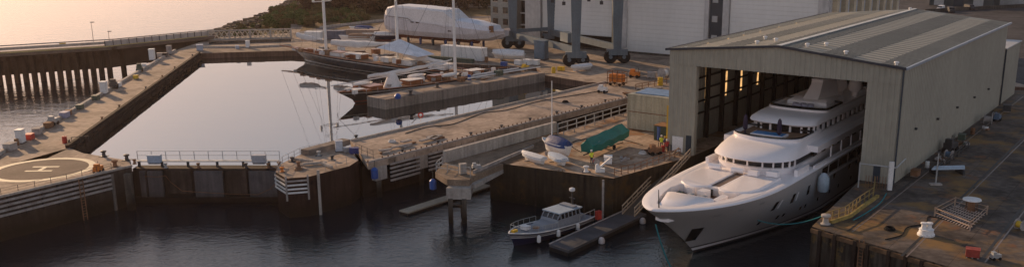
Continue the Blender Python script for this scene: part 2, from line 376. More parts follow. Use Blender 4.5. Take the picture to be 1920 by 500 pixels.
# ------------------------------------------------------------------ helipad marking
pc = W(80, 317); pr = 7.3
def ring(c, r0, r1, z, n=64):
    b = MB(); vs = []
    for i in range(n):
        t = 2*PI*i/n; vs += [(c.x+r0*math.cos(t), c.y+r0*math.sin(t), z), (c.x+r1*math.cos(t), c.y+r1*math.sin(t), z)]
    b.add(vs, [(2*i, 2*i+1, (2*i+3) % (2*n), (2*i+2) % (2*n)) for i in range(n)]); return b
b = MB(); b.add([(pc.x+pr*math.cos(2*PI*i/64), pc.y+pr*math.sin(2*PI*i/64), .004) for i in range(64)], [tuple(range(64))])
pad = struct('helipad', b, padin_m)
struct('pad_circle', ring(pc, pr-1.0, pr, .008), mark_m, pad)
b = MB(); hd = R_(3)
def hb(cx, cy, l, wd):
    d = Vector((math.cos(hd), math.sin(hd), 0)); e = Vector((-d.y, d.x, 0)); c = pc+Vector((-.2, .3, 0))+d*cx+e*cy
    b.add([c-d*l/2-e*wd/2+Vector((0, 0, .008)), c+d*l/2-e*wd/2+Vector((0, 0, .008)), c+d*l/2+e*wd/2+Vector((0, 0, .008)), c-d*l/2+e*wd/2+Vector((0, 0, .008))], [(0, 1, 2, 3)])
hb(0, 1.25, 3.9, .6); hb(0, -1.25, 3.9, .6); hb(0, 0, .6, 1.9)
struct('pad_letter', b, mark_m, pad)

# fender boards below the helipad edge
def fender_panel(name, label, a, c, zs, th=.22, m=None, group=None, posts=3, off=.25):
    a = Vector(a); c = Vector(c); d = (c-a).normalized(); n = Vector((d.y, -d.x, 0))
    if n.dot(Vector((0, 1, 0))) > 0: n = -n
    t = thing(name, label, 'fender', a, 0, group); L_ = c-a
    for z in zs: MB().bar(n*off+Vector((0, 0, z)), L_+n*off+Vector((0, 0, z)), .2, th).build('fender_board', m or timber_m, t)
    z0, z1 = min(zs)-.6, max(zs)+.5
    for k in range(posts):
        p = L_*((k+.5)/posts)+n*(off-.16); MB().bar(p+Vector((0, 0, z0)), p+Vector((0, 0, z1)), .22, .12).build('fender_post', tdark_m, t)
    return t
a0 = heliF[0]+(heliF[0]-heliF[1]).normalized()*12
fender_panel('timber_fender', 'long grey timber fender boards under the helipad edge', a0, heliF[1], (-.5, -1.15, -1.8, -2.45), .3, posts=12)
# kerbs and edge beams of the quay
def kerb(name, label, pts, h=.45, wd=.5, m=None, cat='kerb'):
    o = Vector(pts[0]); b = MB()
    for a, c in zip(pts, pts[1:]): b.bar(Vector(a)-o+Vector((0, 0, h/2)), Vector(c)-o+Vector((0, 0, h/2)), wd, h)
    x = b.build(name, m or conc_m); x.location = o; return tag(x, label, cat)
up = Vector((0, 0, .002))
nq = Vector((dirq.y, -dirq.x, 0))
kerb('quay_parapet', 'low concrete parapet along the seaward edge of the long quay', [out0-(out1-out0)*.3+nq*.5, out1+nq*.5], .55, .6)
kerb('timber_edge', 'dark timber kerb along the basin edge of the long quay', [inn0-nq*.3, fq0-nq*.3], .5, .6, tdark_m)
fender_panel('timber_fender', 'timber walings along the basin side of the long quay', inn0, fq0, (-.35, -.9), .3, tdark_m, posts=24, off=-.2)
kerb('helipad_kerb', 'pale kerb along the outer edge of the helipad', [a0, heliF[1], heliF[2]], .3, .4)
railing('helipad_railing', 'thin wire railing along the outer edge of the helipad', [a0+Vector((0, .8, 0)), heliF[1]+Vector((0, .8, 0))], 1.1, 2.4, steel_m, .025, 2)
# pale vertical piers of the wall beside the gate
for i, u in enumerate((207, 239)):
    p = W(u, 320); o = MB().box((0, -.1, -3.2), (.9, .9, 5.6)).build('wall_pier', concd_m if i else M('stained_pier', (.22, .2, .18), .9, .2, .5, streak=.5)); o.location = p
    tag(o, ['pale stained vertical pier at the corner of the helipad wall', 'dark vertical pier beside the lock gate'][i], 'pier')

# ------------------------------------------------------------------ lock gate
gl = W(247, 309); gr = W(517, 309)
t = thing('lock_gate', 'dark steel lock gate holding back the basin, with walkway on top', 'lock gate', gl)
gw = (gr-gl).length; gd = (gr-gl).normalized()
gate_m = M('gate_steel', (.035, .026, .023), .8, .3, .5, .4, 2, streak=.3, wallz=(-5.2, -3.2, (.012, .010, .009)))
b = MB(); b.bar(Vector((0, 1.2, -3.9)), gd*gw+Vector((0, 1.2, -3.9)), 2.2, 6.6); b.build('gate_body', gate_m, t)
gbl = M('gate_panel', (.095, .088, .092), .75, .25, .5, .3, 2, streak=.3, wallz=(-5, -3, (.02, .018, .016)))
for x0, x1 in ((1.2, 2.0), (2.4, 4.6), (9.5, 13.8), (17.8, 22.0)):
    MB().box(((x0+x1)/2, -.25, -2.9), (x1-x0, .5, 4.0)).build('gate_panel', gbl, t)
for x0, x1 in ((5.2, 9.0), (14.2, 17.4)):
    MB().box(((x0+x1)/2, -.12, -2.6), (x1-x0, .3, 3.6)).build('gate_recess', M('gate_rust', (.06, .045, .038), .85, .3, .6, .3, 2, streak=.5), t)
MB().box((gw/2, -.1, -5.2), (gw, .7, .5)).build('bottom_beam', gate_m, t)
b = MB(); b.box((gw/2, 1.7, .25), (gw, 1.0, .14)); b.build('walkway', galv_m, t)
for x in (.5, 4, 8, 12.5, 16.5, 20.5): MB().box((x, 1.5, -.2), (.25, .5, .9)).build('walkway_bracket', steel_m, t)
cb = MB()
pts = [Vector((x, -.62, z)) for x, z in ((2, -1.6), (4, -1.7), (5.2, -1.5), (6, -2.6), (7.5, -3.9), (10, -4.1), (15, -4.4), (19, -4.5), (21, -3.6), (22, -2.6))]
cb.path(pts, .04, 5).build('hanging_cable', rust_m, t)
railing('gate_railing', 'galvanised railing along the far side of the lock gate walkway', [gl+Vector((0, 2.3, .32)), gr+Vector((0, 2.3, .32))], 1.3, 2.1, galv_m, .035, 1)
for i, (x, wd, mm, lb) in enumerate(((3.2, 1.9, bluep_m, 'pale blue control cabinet on the left end of the lock gate'), (19.2, 2.0, galv_m, 'grey control cabinet on the right end of the lock gate'))):
    t = thing('control_cabinet', lb, 'cabinet', gl+Vector((x, .9, 0)))
    mm = M('cabinet_blue', (.34, .42, .52), .5, .08) if i == 0 else M('cabinet_grey', (.38, .39, .42), .5, .08)
    MB().box((0, 0, .75), (wd, .9, 1.1)).build('cabinet_body', mm, t); MB().box((0, 0, .15), (wd*.9, .8, .3)).build('plinth', steel_m, t)
    MB().box((0, 0, 1.33), (wd*1.06, 1.0, .07)).build('cabinet_lid', mm, t)
    for s in (-1, 1): MB().box((s*wd*.24, -.46, .75), (wd*.42, .03, .9)).build('door_panel', mm, t)
for i, x in enumerate((.2, 4.9, 9.9, 17.2, 20.6)):
    o = MB().lathe((0, 0, 0), [(.32, 0), (.32, .1), (.2, .15), (.18, .5), (.3, .6), (.3, .75), (.05, .8)], 10).build('bollard', [rust_m, galv_m, rust_m, steel_m, rust_m][i], smooth=True)
    o.location = gl+Vector((x, .6, -.6 if 0 < i else 0)); tag(o, ORD[i]+' small bollard from the left on top of the lock gate', 'bollard', 'bollards on the lock gate')

# ------------------------------------------------------------------ pier head (faceted, with white fender strips)
oc = [W(517, 322), W(524, 308), W(560, 291), W(643, 268), W(672, 300), W(655, 311), W(578, 331), W(537, 334)]
t = thing('octagonal_pier', 'faceted pier head with banded fenders at the right end of the lock gate', 'pier head', oc[0])
o0 = oc[0]
land_b = MB(); land_b.prism([p-o0 for p in oc], -9, 0, top=False, bot=False); land_b.build('head_wall', M('head_wall', (.045, .026, .021), .9, .35, .3, .5, 2, streak=.5, wallz=(-4.6, -2.4, (.02, .014, .011))), t)
b = MB(); b.prism([p-o0 for p in oc], -.02, .01, bot=False); b.build('head_deck', deck_m, t)
for z in (-.45, -1.05, -1.65, -2.2):
    b = MB()
    for a, c in ((0, 1), (7, 0), (6, 7), (5, 6)):
        A_, B_ = oc[a]-o0, oc[c]-o0; d = (B_-A_).normalized(); n = Vector((d.y, -d.x, 0)); n = n if n.y < 0 or n.x < -.5 else -n
        if (a, c) == (0, 1): n = Vector((-abs(n.x), n.y, 0))
        b.bar(A_+n*.18+Vector((0, 0, z)), B_+n*.18+Vector((0, 0, z)), .16, .24)
    b.build('fender_band', white_m if z < -.8 else timber_m, t)
for a in (7, 6): MB().bar(oc[a]-o0+Vector((0, -.35, -3.3)), oc[a]-o0+Vector((0, -.35, .4)), .22, .22).build('corner_post', timber_m, t)
p = W(598, 327)-o0; MB().bar(p+Vector((0, -.4, -6.5)), p+Vector((0, -.4, .8)), .35, .35).build('guide_pile', conc_m, t)
railing('pier_head_railing', 'short galvanised railing around the tip of the pier head', [oc[0]+Vector((.4, 0, .02)), oc[1]+Vector((.5, 0, .02)), oc[2]+Vector((.3, -.2, .02)), W(600, 282)], 1.2, 2.0, galv_m, .03, 1)
railing('pier_head_railing', 'short railing on the front edge of the pier head', [W(610, 318), W(650, 308)], 1.2, 2.0, galv_m, .03, 1)

def small(kind, name, label, cat, p, s=1.0, rz=0.0, m=None, group=None):
    """small yard objects, each with real parts"""
    t = thing(name, label, cat, p, rz, group); m = m or white_m
    if kind == 'crate':
        MB().box((0, 0, .55*s), (1.5*s, 1.1*s, .86*s)).build('crate_body', m, t)
        MB().box((0, 0, 1.02*s), (1.6*s, 1.2*s, .08*s)).build('lid', m, t)
        b = MB(); [b.box((x*s, 0, .06*s), (.14*s, 1.1*s, .12*s)) for x in (-.6, 0, .6)]; b.build('pallet', timber_m, t)
    elif kind == 'cabinet':
        MB().box((0, 0, 1.1*s), (1.3*s, .9*s, 1.9*s)).build('cabinet_body', m, t); MB().box((0, 0, .07*s), (1.4*s, 1*s, .14*s)).build('plinth', steel_m, t)
        MB().box((0, 0, 2.1*s), (1.42*s, 1.02*s, .1*s)).build('roof', m, t); MB().box((.1*s, -.47*s, 1.1*s), (.9*s, .03, 1.6*s)).build('door', m, t)
    elif kind == 'bollard':
        MB().lathe((0, 0, 0), [(.42*s, 0), (.42*s, .08*s), (.26*s, .14*s), (.22*s, .55*s), (.4*s, .68*s), (.4*s, .82*s), (.1*s, .9*s)], 12).build('bollard_body', m, t, True)
        MB().box((0, 0, .03), (1.1*s, 1.1*s, .06)).build('base_plate', steel_m, t)
    elif kind == 'drum':
        MB().lathe((0, 0, 0), [(.3*s, 0), (.31*s, .02), (.29*s, .3*s), (.31*s, .33*s), (.29*s, .62*s), (.3*s, .9*s), (.02, .9*s)], 14).build('drum_body', m, t, True)
        MB().lathe((.1*s, 0, .9*s), [(.05*s, 0), (.05*s, .04*s), (.01, .04*s)], 8).build('bung', steel_m, t)
    elif kind == 'pile':
        rr = random.Random(name+label)
        for k in range(4):
            b = MB()
            b.box((rr.uniform(-.8, .8)*s, rr.uniform(-.5, .5)*s, .18+.18*(k % 2)), (rr.uniform(.6, 2.2)*s, rr.uniform(.2, .5)*s, .24), rz=rr.uniform(-.4, .4)); b.build('plank', [timber_m, m, rust_m, timber_m][k], t)
    elif kind == 'lifebuoy':
        MB().box((0, 0, .7), (.12, .12, 1.4)).build('stand_post', white_m, t); b = MB(); rings = []
        for i in range(16):
            a = 2*PI*i/16; c = Vector((math.cos(a)*.42, -.12, 1.25+math.sin(a)*.42)); e = Vector((math.cos(a), 0, math.sin(a)))
            rings.append([c+e*.13*math.cos(q)+Vector((0, .12*math.sin(q), 0)) for q in [2*PI*k/8 for k in range(8)]])
        rings.append(rings[0]); b.loft(rings, caps=(False, False)); b.build('buoy_ring', m, t, True)
    elif kind == 'machine':
        MB().box((0, 0, .75*s), (1.8*s, 1.0*s, .7*s)).build('machine_body', m, t); MB().box((-.4*s, 0, 1.3*s), (.7*s, .8*s, .5*s)).build('hood', m, t)
        for x in (-.6, .6):
            for y in (-.5, .5): MB().wheel((x*s, y*s, .3*s), (0, 1, 0), .3*s, .18*s, 12).build('wheel', rubber_m, t)
        MB().tube((.6*s, .2*s, 1.1*s), (.6*s, .2*s, 1.8*s), .05*s).build('exhaust', steel_m, t)
    elif kind == 'reel':
        for y in (-.45, .45): MB().wheel((0, y*s, .65*s), (0, 1, 0), .65*s, .08*s, 18).build('flange', timber_m, t)
        MB().wheel((0, 0, .65*s), (0, 1, 0), .4*s, .8*s, 14).build('cable_core', m, t)
    return t

# ------------------------------------------------------------------ main pier
pn0 = W(690, 306); pn1 = W(1192, 181); pf0 = W(657, 264); pf1 = W(1134, 154)
pd = (pn1-pn0).normalized(); pnn = Vector((pd.y, -pd.x, 0))
t = thing('main_pier', 'long concrete pier between the basin and the covered dock', 'pier', pn0)
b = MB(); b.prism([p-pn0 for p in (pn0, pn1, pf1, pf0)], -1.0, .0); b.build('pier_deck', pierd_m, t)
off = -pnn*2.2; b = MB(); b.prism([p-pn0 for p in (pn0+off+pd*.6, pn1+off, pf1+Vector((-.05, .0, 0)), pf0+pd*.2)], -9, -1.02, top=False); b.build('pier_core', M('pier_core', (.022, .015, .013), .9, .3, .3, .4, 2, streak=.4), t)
def pe(u):   # point of the near pier edge seen at column u
    best = None
    d = ray(u, 250); s = (pn0.y*d.x-pn0.x*d.y)/(pd.x*d.y-pd.y*d.x); return s
edge_b = MB(); L_ = (pn1-pn0).length
edge_b.bar(Vector((0, 0, .12))-pnn*.3, pd*L_+Vector((0, 0, .12))-pnn*.3, .5, .24); edge_b.build('pier_kerb', timber_m, t)
MB().bar(pf0-pn0+Vector((0, 0, .15))+pnn*.3, pf1-pn0+Vector((0, 0, .15))+pnn*.3, .4, .3).build('pier_kerb', conc_m, t)
for u0, u1 in ((700, 722), (785, 800), (838, 852), (921, 935), (990, 1003), (1052, 1066), (1110, 1122)):
    s0, s1 = pe(u0), pe(u1)
    MB().bar(pd*s0+Vector((0, 0, -2.0))-pnn*.4, pd*s1+Vector((0, 0, -2.0))-pnn*.4, .9, 2.2).build('pier_support', conc_m if u0 < 950 else concd_m, t)
    MB().bar(pd*((s0+s1)/2)+Vector((0, 0, -8))-pnn*.6, pd*((s0+s1)/2)+Vector((0, 0, -3.1))-pnn*.6, .7, .7).build('pile', concd_m, t)
for i, (u0, u1) in enumerate(((728, 784), (801, 838), (853, 920))):
    fender_panel('timber_fender', ['bank of four pale fender boards on the left end of the main pier', 'middle bank of pale fender boards on the main pier', 'right hand bank of pale fender boards on the main pier'][i], pn0+pd*pe(u0), pn0+pd*pe(u1), (-1.0, -1.65, -2.3, -2.95, -3.6), .3, timber_m, 'fender banks on the main pier', 3, .1)
# small scuppers and posts along the pier edge
pm_ = MB().box((0, 0, .32), (.16, .16, .35), rz=AX).build('edge_post', rust_m, t).data
for k in range(1, 60):
    q = bpy.data.objects.new('edge_post', pm_); C.objects.link(q); q.parent = t; q.location = pd*(1.2*k+2)-pnn*.3
# concrete coping block and frames near the head of the pier
kerb('coping_block', 'long low concrete block on the basin side of the pier head', [W(572, 291), W(650, 270)], .9, 1.8, M('weathered_block', (.24, .2, .17), .9, .3, .7, .5, 3), 'block')
small('cabinet', 'control_cabinet', 'pale blue white cabinet on the pier head by the basin', 'cabinet', W(636, 284), .85, .3, M('cabinet_pale', (.5, .54, .60), .5))
small('crate', 'storage_bin', 'dark blue storage bin at the start of the main pier', 'bin', W(664, 288), .95, .3, M('bin_blue', (.03, .04, .16), .6))
small('crate', 'storage_bin', 'squat grey bin beside the blue bin on the pier head', 'bin', W(652, 285), .8, .5, galv_m)
for i, (u, v, mm) in enumerate(((524, 312, rust_m), (529, 322, orange_m), (598, 292, galv_m), (548, 303, steel_m), (623, 300, steel_m), (560, 312, rust_m))):
    small('bollard', 'bollard', ORD[i]+' bollard on the pier head, counted from the lock gate', 'bollard', W(u, v), .9, 0, mm, 'bollards on the pier head')
for i, (u, v, a) in enumerate(((568, 303, .5), (590, 309, .3), (612, 312, .5))):
    o = MB().bar((-1.8, 0, .3), (1.8, 0, .3), .45, .35).build('concrete_beam', conc_m); o.location = W(u, v); o.rotation_euler = (0, 0, a+2.2*(i == 0)-1.4*(i == 2)); tag(o, 'pale concrete beam lying on the pier head, '+['left', 'middle', 'right'][i]+' of three', 'beam', 'beams on the pier head')
# blue fender drums hanging on the pier
def hang_fender(p, label, r=.55, h=1.9):
    t = thing('hanging_fender', label, 'fender', p)
    MB().lathe((0, 0, -h), [(.1, 0), (r, .15), (r, h*.8), (r*.5, h*.95), (.05, h)], 12).build('fender_body', bluep_m, t, True)
    MB().tube((0, 0, 0), (0, .3, 1.0), .04).build('chain', steel_m, t)
hang_fender(pn0+pd*.6+pnn*.7+Vector((0, 0, -.6)), 'blue plastic fender hanging below the start of the main pier')
small('lifebuoy', 'lifebuoy_stand', 'red lifebuoy on a white post beside the basin on the main pier', 'lifebuoy', W(789, 228), 1, .3, red_m)
b = MB(); b.tube((0, 0, .5), (1.2, -.3, 1.7), .09, n=6); o = b.build('leaning_post', galv_m); o.location = W(772, 236); tag(o, 'short pale leaning post beside the red lifebuoy', 'post')
small('pile', 'timber_stack', 'stack of loose planks near the fender edge of the main pier', 'timber', W(758, 272), 2.2, AX-.1, timber_m)
small('pile', 'timber_stack', 'weathered timbers at the left end of the main pier', 'timber', W(725, 285), 1.6, AX, rust_m)
small('pile', 'timber_stack', 'longer stack of baulks beside the kerb of the main pier', 'timber', W(800, 262), 2.2, AX, timber_m)
small('bollard', 'bollard', 'lone bollard on the basin edge near the start of the main pier', 'bollard', W(668, 261), .9, 0, steel_m)
railing('pier_end_railing', 'short bent railing at the near end of the main pier', [W(668, 283), W(700, 297)], 1.3, 2, steel_m, .03, 1)
# ------------------------------------------------------------------ walled jetty with platform
t = thing('walled_jetty', 'narrow jetty with a pale parapet wall ending in a platform on piles', 'jetty', W(832, 305))
j0 = W(832, 305)
jp = [W(816, 322), W(832, 306), W(1042, 249), W(1052, 262), W(886, 330), W(880, 337), W(838, 336)]
b = MB(); b.prism([p-j0 for p in jp], -.9, .006); b.build('jetty_deck', M('jetty_brown', (.24, .18, .13), .9, .3, .5, .3, 3, fine=.25), t)
b = MB(); A_ = W(834, 304)-j0; B_ = W(1041, 249)-j0
b.bar(A_+Vector((0, 0, .9)), B_+Vector((0, 0, 1.1)), .7, 1.8); b.build('parapet_wall', conc_m, t)
ppl = [W(836, 340), W(882, 341), W(886, 326), W(860, 322)]
b = MB(); b.prism([p-j0 for p in ppl], -2.6, -.92); b.build('pile_cap', conc_m, t)
p = W(884, 334)-j0; q = W(965, 292)-j0
MB().bar(p+Vector((0, 0, -1.2)), q+Vector((0, 0, -1.2)), 1.0, .6).build('edge_beam', conc_m, t)
for i, (u, v) in enumerate(((843, 342), (869, 343), (866, 328))):
    p = W(u, v)-j0+Vector((0, .4, 0)); MB().bar(p+Vector((0, 0, -9)), p+Vector((0, 0, -2.5)), .65, .65).build('pile', concd_m if i < 2 else tdark_m, t)
p1 = W(843, 342)-j0; p2 = W(869, 343)-j0
MB().bar(p1+Vector((0, .4, -3.6)), p2+Vector((0, .4, -3.6)), .3, .3).build('cross_brace', tdark_m, t)
b = MB()
A_ = W(888, 325)-j0; B_ = W(1000, 277)-j0
b.bar(A_+Vector((0, 0, .25)), B_+Vector((0, 0, .25)), .3, .5); b.build('jetty_kerb', timber_m, t)
railing('platform_railing', 'galvanised railing around the tip of the walled jetty', [W(882, 330), W(818, 321), W(830, 309)], 1.3, 1.8, galv_m, .045, 1)
small('cabinet', 'junction_box', 'pale box on the jetty platform behind the railing', 'box', W(868, 326), .75, .4, conc_m)
hang_fender(W(816, 325)+Vector((-.3, -.6, -.6)), 'blue plastic fender hanging at the tip of the walled jetty', .5, 1.7)
small('machine', 'winch', 'small winch on the jetty platform next to the pale box', 'winch', W(893, 318), .7, .3, galv_m)
# floating plank pontoon
a = W(757, 398, -5.7); c = W(915, 348, -5.7)
t = thing('plank_pontoon', 'narrow beige floating walkway on the dark water below the jetty', 'pontoon', a)
MB().bar(Vector((0, 0, .1)), c-a+Vector((0, 0, .1)), 1.9, .22).build('walkway', M('plank_beige', (.42, .37, .29), .85, .15, .6, fine=.15), t)
MB().bar(Vector((0, 0, -.2)), c-a+Vector((0, 0, -.2)), 1.6, .36).build('float', tdark_m, t)

# ------------------------------------------------------------------ covered dock (the big shed)
SW, SL, EH, RH = 35.8, 73.0, 16.5, 18.2
t = thing('covered_dock', 'big grey green ribbed shed over the dock with the yacht in its open door', 'shed', LBc, AX-PI/2)
shed = t
# local frame: x along the front (left to right), y into the building
def ribbed(b, p, q, z0, zt, step=.75, dep=.09, n=None):
    """ribbed sheet from p to q (xy), bottom z0(x) / top zt(x) as functions of 0..1"""
    p = Vector(p); q = Vector(q); L_ = (q-p).length; d = (q-p)/L_; nn = n or Vector((d.y, -d.x, 0)); k = max(1, int(L_/step)); prof = []
    for i in range(k):
        for f, h in ((0, 0), (.35, 0), (.45, 1), (.8, 1), (.9, 0)): prof.append(((i+f)/k, h*dep))
    prof.append((1, 0)); vs = []
    for f, h in prof: c = p+d*L_*f+nn*h; vs += [(c.x, c.y, z0(f)), (c.x, c.y, zt(f))]
    b.add(vs, [(2*i, 2*i+2, 2*i+3, 2*i+1) for i in range(len(prof)-1)])
gz = lambda x: EH+(RH-EH)*(1-abs(x-SW/2)/(SW/2))
DL, DR, DT = 4.7, SW-4.7, 14.3
b = MB()
ribbed(b, (0, 0, 0), (DL, 0, 0), lambda f: 0, lambda f: DT)
b.build('front_cladding', clad_m, t); b = MB(); ribbed(b, (DR, 0, 0), (SW, 0, 0), lambda f: 0, lambda f: DT)
b.build('front_cladding', clad_m, t)
b = MB(); ribbed(b, (0, -.12, 0), (SW, -.12, 0), lambda f: DT-.15, lambda f: gz(f*SW)-.05, .75); b.build('gable_cladding', clad_m, t)
b = MB(); ribbed(b, (SW, 0, 0), (SW, SL, 0), lambda f: 0, lambda f: EH-.2, .9, .07); b.build('side_wall', clad_m, t)
# left wall with translucent sheets between the frames
b = MB(); gaps = [2.0, 5.0, 13.0, 21.0, 27.5, 35.0, 44.0, 53.0]; y = 0
for g_ in gaps:
    ribbed(b, (0, g_, 0), (0, y, 0), lambda f: 0, lambda f: EH-.2, .9, .07); y = g_+.75
ribbed(b, (0, SL, 0), (0, y, 0), lambda f: 0, lambda f: EH-.2, .9, .07)
for g_ in gaps: ribbed(b, (0, g_+.75, 0), (0, g_, 0), lambda f: 0, lambda f: 6.0, .9, .07)
b.build('left_wall', clad_m, t)
for g_ in gaps:
    b = MB(); b.add([(0, g_, 6.0), (0, g_+.75, 6.0), (0, g_+.75, EH-.4), (0, g_, EH-.4)], [(0, 1, 2, 3)]); b.build('translucent_panel', trans_m, t)
b = MB(); b.add([(0, SL, 0), (SW, SL, 0), (SW, SL, EH), (SW/2, SL, RH), (0, SL, EH)], [(0, 1, 2, 3, 4)]); b.build('back_wall', clad_m, t)
# lining and frames
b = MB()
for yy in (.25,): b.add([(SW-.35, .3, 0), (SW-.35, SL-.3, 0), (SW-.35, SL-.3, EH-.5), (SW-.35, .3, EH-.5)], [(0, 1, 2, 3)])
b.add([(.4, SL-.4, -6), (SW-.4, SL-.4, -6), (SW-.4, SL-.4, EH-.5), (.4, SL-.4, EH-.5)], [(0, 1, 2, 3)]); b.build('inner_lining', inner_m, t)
for k in range(13):
    y = .9+k*5.9; b = MB()
    b.box((.65, y, EH/2-.2), (.8, .35, EH-.6)); b.box((SW-.75, y, EH/2-.2), (.7, .35, EH-.6))
    b.bar((.7, y, EH-.9), (SW/2, y, RH-.9), .35, .9); b.bar((SW-.7, y, EH-.9), (SW/2, y, RH-.9), .35, .9); b.build('portal_frame', inner_m, t)
b = MB()
for z in (4.6, 6.6, 8.6, 10.6, 12.6, 14.4): b.box((.32, SL/2, z), (.2, SL-1, .28))
b.build('girts', inner_m, t)
for x0, s in ((DL, 1), (DR, -1)): MB().box((x0-s*.1, .45, DT/2), (.25, .8, DT)).build('door_jamb', clad_m, t)
MB().box((SW/2, .35, DT-.05), (SW-9.6, .7, .25)).build('door_lintel', cladr_m, t)
# roof
b = MB(); ov = .5; th = .18
def roofside(s):
    x0 = -ov if s < 0 else SW+ov; z0 = EH-(RH-EH)*ov/(SW/2); vs = []
    return (x0, z0)
for s in (-1, 1):
    x0, z0 = roofside(s); b = MB(); y0, y1 = -ov, SL+ov*.5
    def rq(b, f0, f1, ya, yb, dz=0):
        xa, xb = lerp(SW/2, x0, f0), lerp(SW/2, x0, f1); za, zb = lerp(RH, z0, f0)+dz, lerp(RH, z0, f1)+dz
        b.add([(xa, ya, za), (xb, ya, zb), (xb, yb, zb), (xa, yb, za)], [(0, 1, 2, 3)])
    LR = ((.14, .34), (.58, .80)); N_ = 34; st_ = (SL-4)/N_
    for f0, f1 in ((0, .14), (.34, .58), (.80, 1)):
        for i in range(74): rq(b, f0, f1, lerp(y0, y1, i/74), lerp(y0, y1, (i+.6)/74), .05); rq(b, f0, f1, lerp(y0, y1, (i+.6)/74), lerp(y0, y1, (i+1)/74), 0)
    for f0, f1 in LR:
        rq(b, f0, f1, y0, 2); rq(b, f0, f1, SL-2, y1)
        for i in range(N_): rq(b, f0, f1, 2+(i+.45)*st_, 2+(i+1)*st_)
    b.build('roof_slope', roof_m, t)
    for f0, f1 in LR:
        b = MB()
        for i in range(N_): rq(b, f0, f1, 2+i*st_, 2+(i+.45)*st_, .02)
        b.build('roof_light_row', rl_m, t)
    b = MB(); b.bar((x0, -ov-.06, z0-.02), (SW/2, -ov-.06, RH-.02), .14, .34); b.build('barge_board', cladr_m, t)
    MB().bar((x0+.0*s, -ov, z0-.05), (x0, SL+ov*.5, z0-.05), .3, .34).build('gutter', fasc_m if s > 0 else steel_m, t)
MB().bar((SW/2, -ov, RH+.09), (SW/2, SL, RH+.09), .7, .1).build('ridge_cap', M('ridge_cap', (.6, .6, .56), .5), t)
MB().box((SW+.16, -.16, EH/2-.1), (.2, .2, EH-.4)).build('downpipe', dblue_m, t)
for i, (x, y) in enumerate(((SW/2+3, 3.2), (SW/2+4.6, 6.8), (SW/2+9, 2.6), (SW/2-5, 3.5), (SW/2-3.4, 7), (SW-1.2, .8), (SW/2-6.8, 11), (SW/2, 69))):
    b = MB(); b.lathe((x, y, gz(x)+.05), [(.22, 0), (.22, .3), (.38, .34), (.3, .5), (.02, .56)], 10); b.build('roof_vent', white_m, t, True)
# wall lamps, small door and lamp
for (y, z) in ((9, 6.5), (22, 5.8), (35, 5.6), (48, 5.4), (60, 5.2)): MB().box((SW+.25, y, z), (.35, .4, .3)).build('wall_lamp', steel_m, t)
MB().box((SW-2.3, -.12, 1.25), (1.0, .08, 2.3)).build('side_door', dblue_m, t)
MB().box((1.9, -.15, 1.5), (1.9, .12, 2.4)).build('notice_board', white_m, t)
MB().box((3.8, -.12, 1.6), (.9, .08, 3.0)).build('side_door', dblue_m, t)
# lower rear extension
b = MB(); e0 = SL+.6; eh = 11.2
ribbed(b, (SW+.0, e0, 0), (SW+.0, e0+16, 0), lambda f: 0, lambda f: eh, .9, .07); b.build('extension_wall', clad_m, t)
b = MB(); b.box((SW-8, e0+8, eh+.1), (16.6, 16.4, .2)); b.build('extension_roof', M('flat_roof', (.42, .43, .44), .6), t)
MB().box((SW+.15, e0+.2, eh/2), (.25, .25, eh)).build('downpipe', dblue_m, t)

# ------------------------------------------------------------------ hull helper
def frange(n): return [i/(n-1) for i in range(n)]
def make_hull(Lh, B, fb, stem_rake, stern_rake, draft=1.2, ent=.35, run=.25, transom=.0, sheer=.6, zl=(-1, -.02, .3, .6, .85, 1.0), n=34, fb_end=None, full=2.2):
    """returns rings (stations) for a hull: x from bow(0) to stern(Lh) at the rail, z=0 waterline"""
    fe = fb_end if fb_end is not None else fb*.85
    def rail(f): m_ = min(fb, fe)*(1-.0); return m_-sheer*.0+((fb-m_)*(1-f)**2.2+(fe-m_)*f**2.5)+0
    rows = []
    for f in frange(n):
        zr = rail(f); row = []
        for q in zl:
            z = q*zr if q >= 0 else -draft
            hq = max(0, z)/max(.1, zr)
            xs = stem_rake*(1-hq)**1.0; xe = Lh-stern_rake*(1-hq)
            x = xs+(xe-xs)*f
            a = min(1, f/ent); p = lerp(1.35, full, max(0, hq)); y = (1-(1-a)**p)
            r_ = min(1, (1-f)/run); y *= transom+(1-transom)*(1-(1-r_)**lerp(1.3, 2.4, max(0, hq)))
            y *= B/2*lerp(.80 if q >= 0 else .35, 1, hq**.6)
            row.append((x, y, z))
        rows.append(row)
    return rows
def hull_mesh(rows):
    b = MB()
    for s in (-1, 1):
        n = len(rows[0]); vs = [(x, y*s, z) for r in rows for x, y, z in r]
        fs = []
        for k in range(len(rows)-1):
            for i in range(n-1):
                q = (k*n+i, (k+1)*n+i, (k+1)*n+i+1, k*n+i+1); fs.append(q if s > 0 else q[::-1])
        b.add(vs, fs)
    # transom and bottom
    r = rows[-1]; b.add([(x, y, z) for x, y, z in r]+[(x, -y, z) for x, y, z in reversed(r)], [tuple(range(2*len(r)))])
    bt = [(r[0][0], r[0][1], r[0][2]) for r in rows]+[(r[0][0], -r[0][1], r[0][2]) for r in reversed(rows)]
    b.add(bt, [tuple(range(len(bt)))]); return b
def deck_mesh(rows, drop=.05, inset=.0):
    b = MB(); vs = []
    for r in rows: x, y, z = r[-1]; y = max(0.01, y-inset); vs += [(x, y, z-drop), (x, -y, z-drop)]
    b.add(vs, [(2*i, 2*i+1, 2*i+3, 2*i+2) for i in range(len(rows)-1)]); return b
def rail_mesh(rows, wd, h, z0=0, f0=0, f1=1):
    b = MB(); n = len(rows); pts = [r[-1] for r in rows[int(f0*(n-1)):int(f1*(n-1))+1]]
    for s in (-1, 1):
        for p, q in zip(pts, pts[1:]): b.bar((p[0], p[1]*s, p[2]+z0), (q[0], q[1]*s, q[2]+z0), wd, h)
    return b
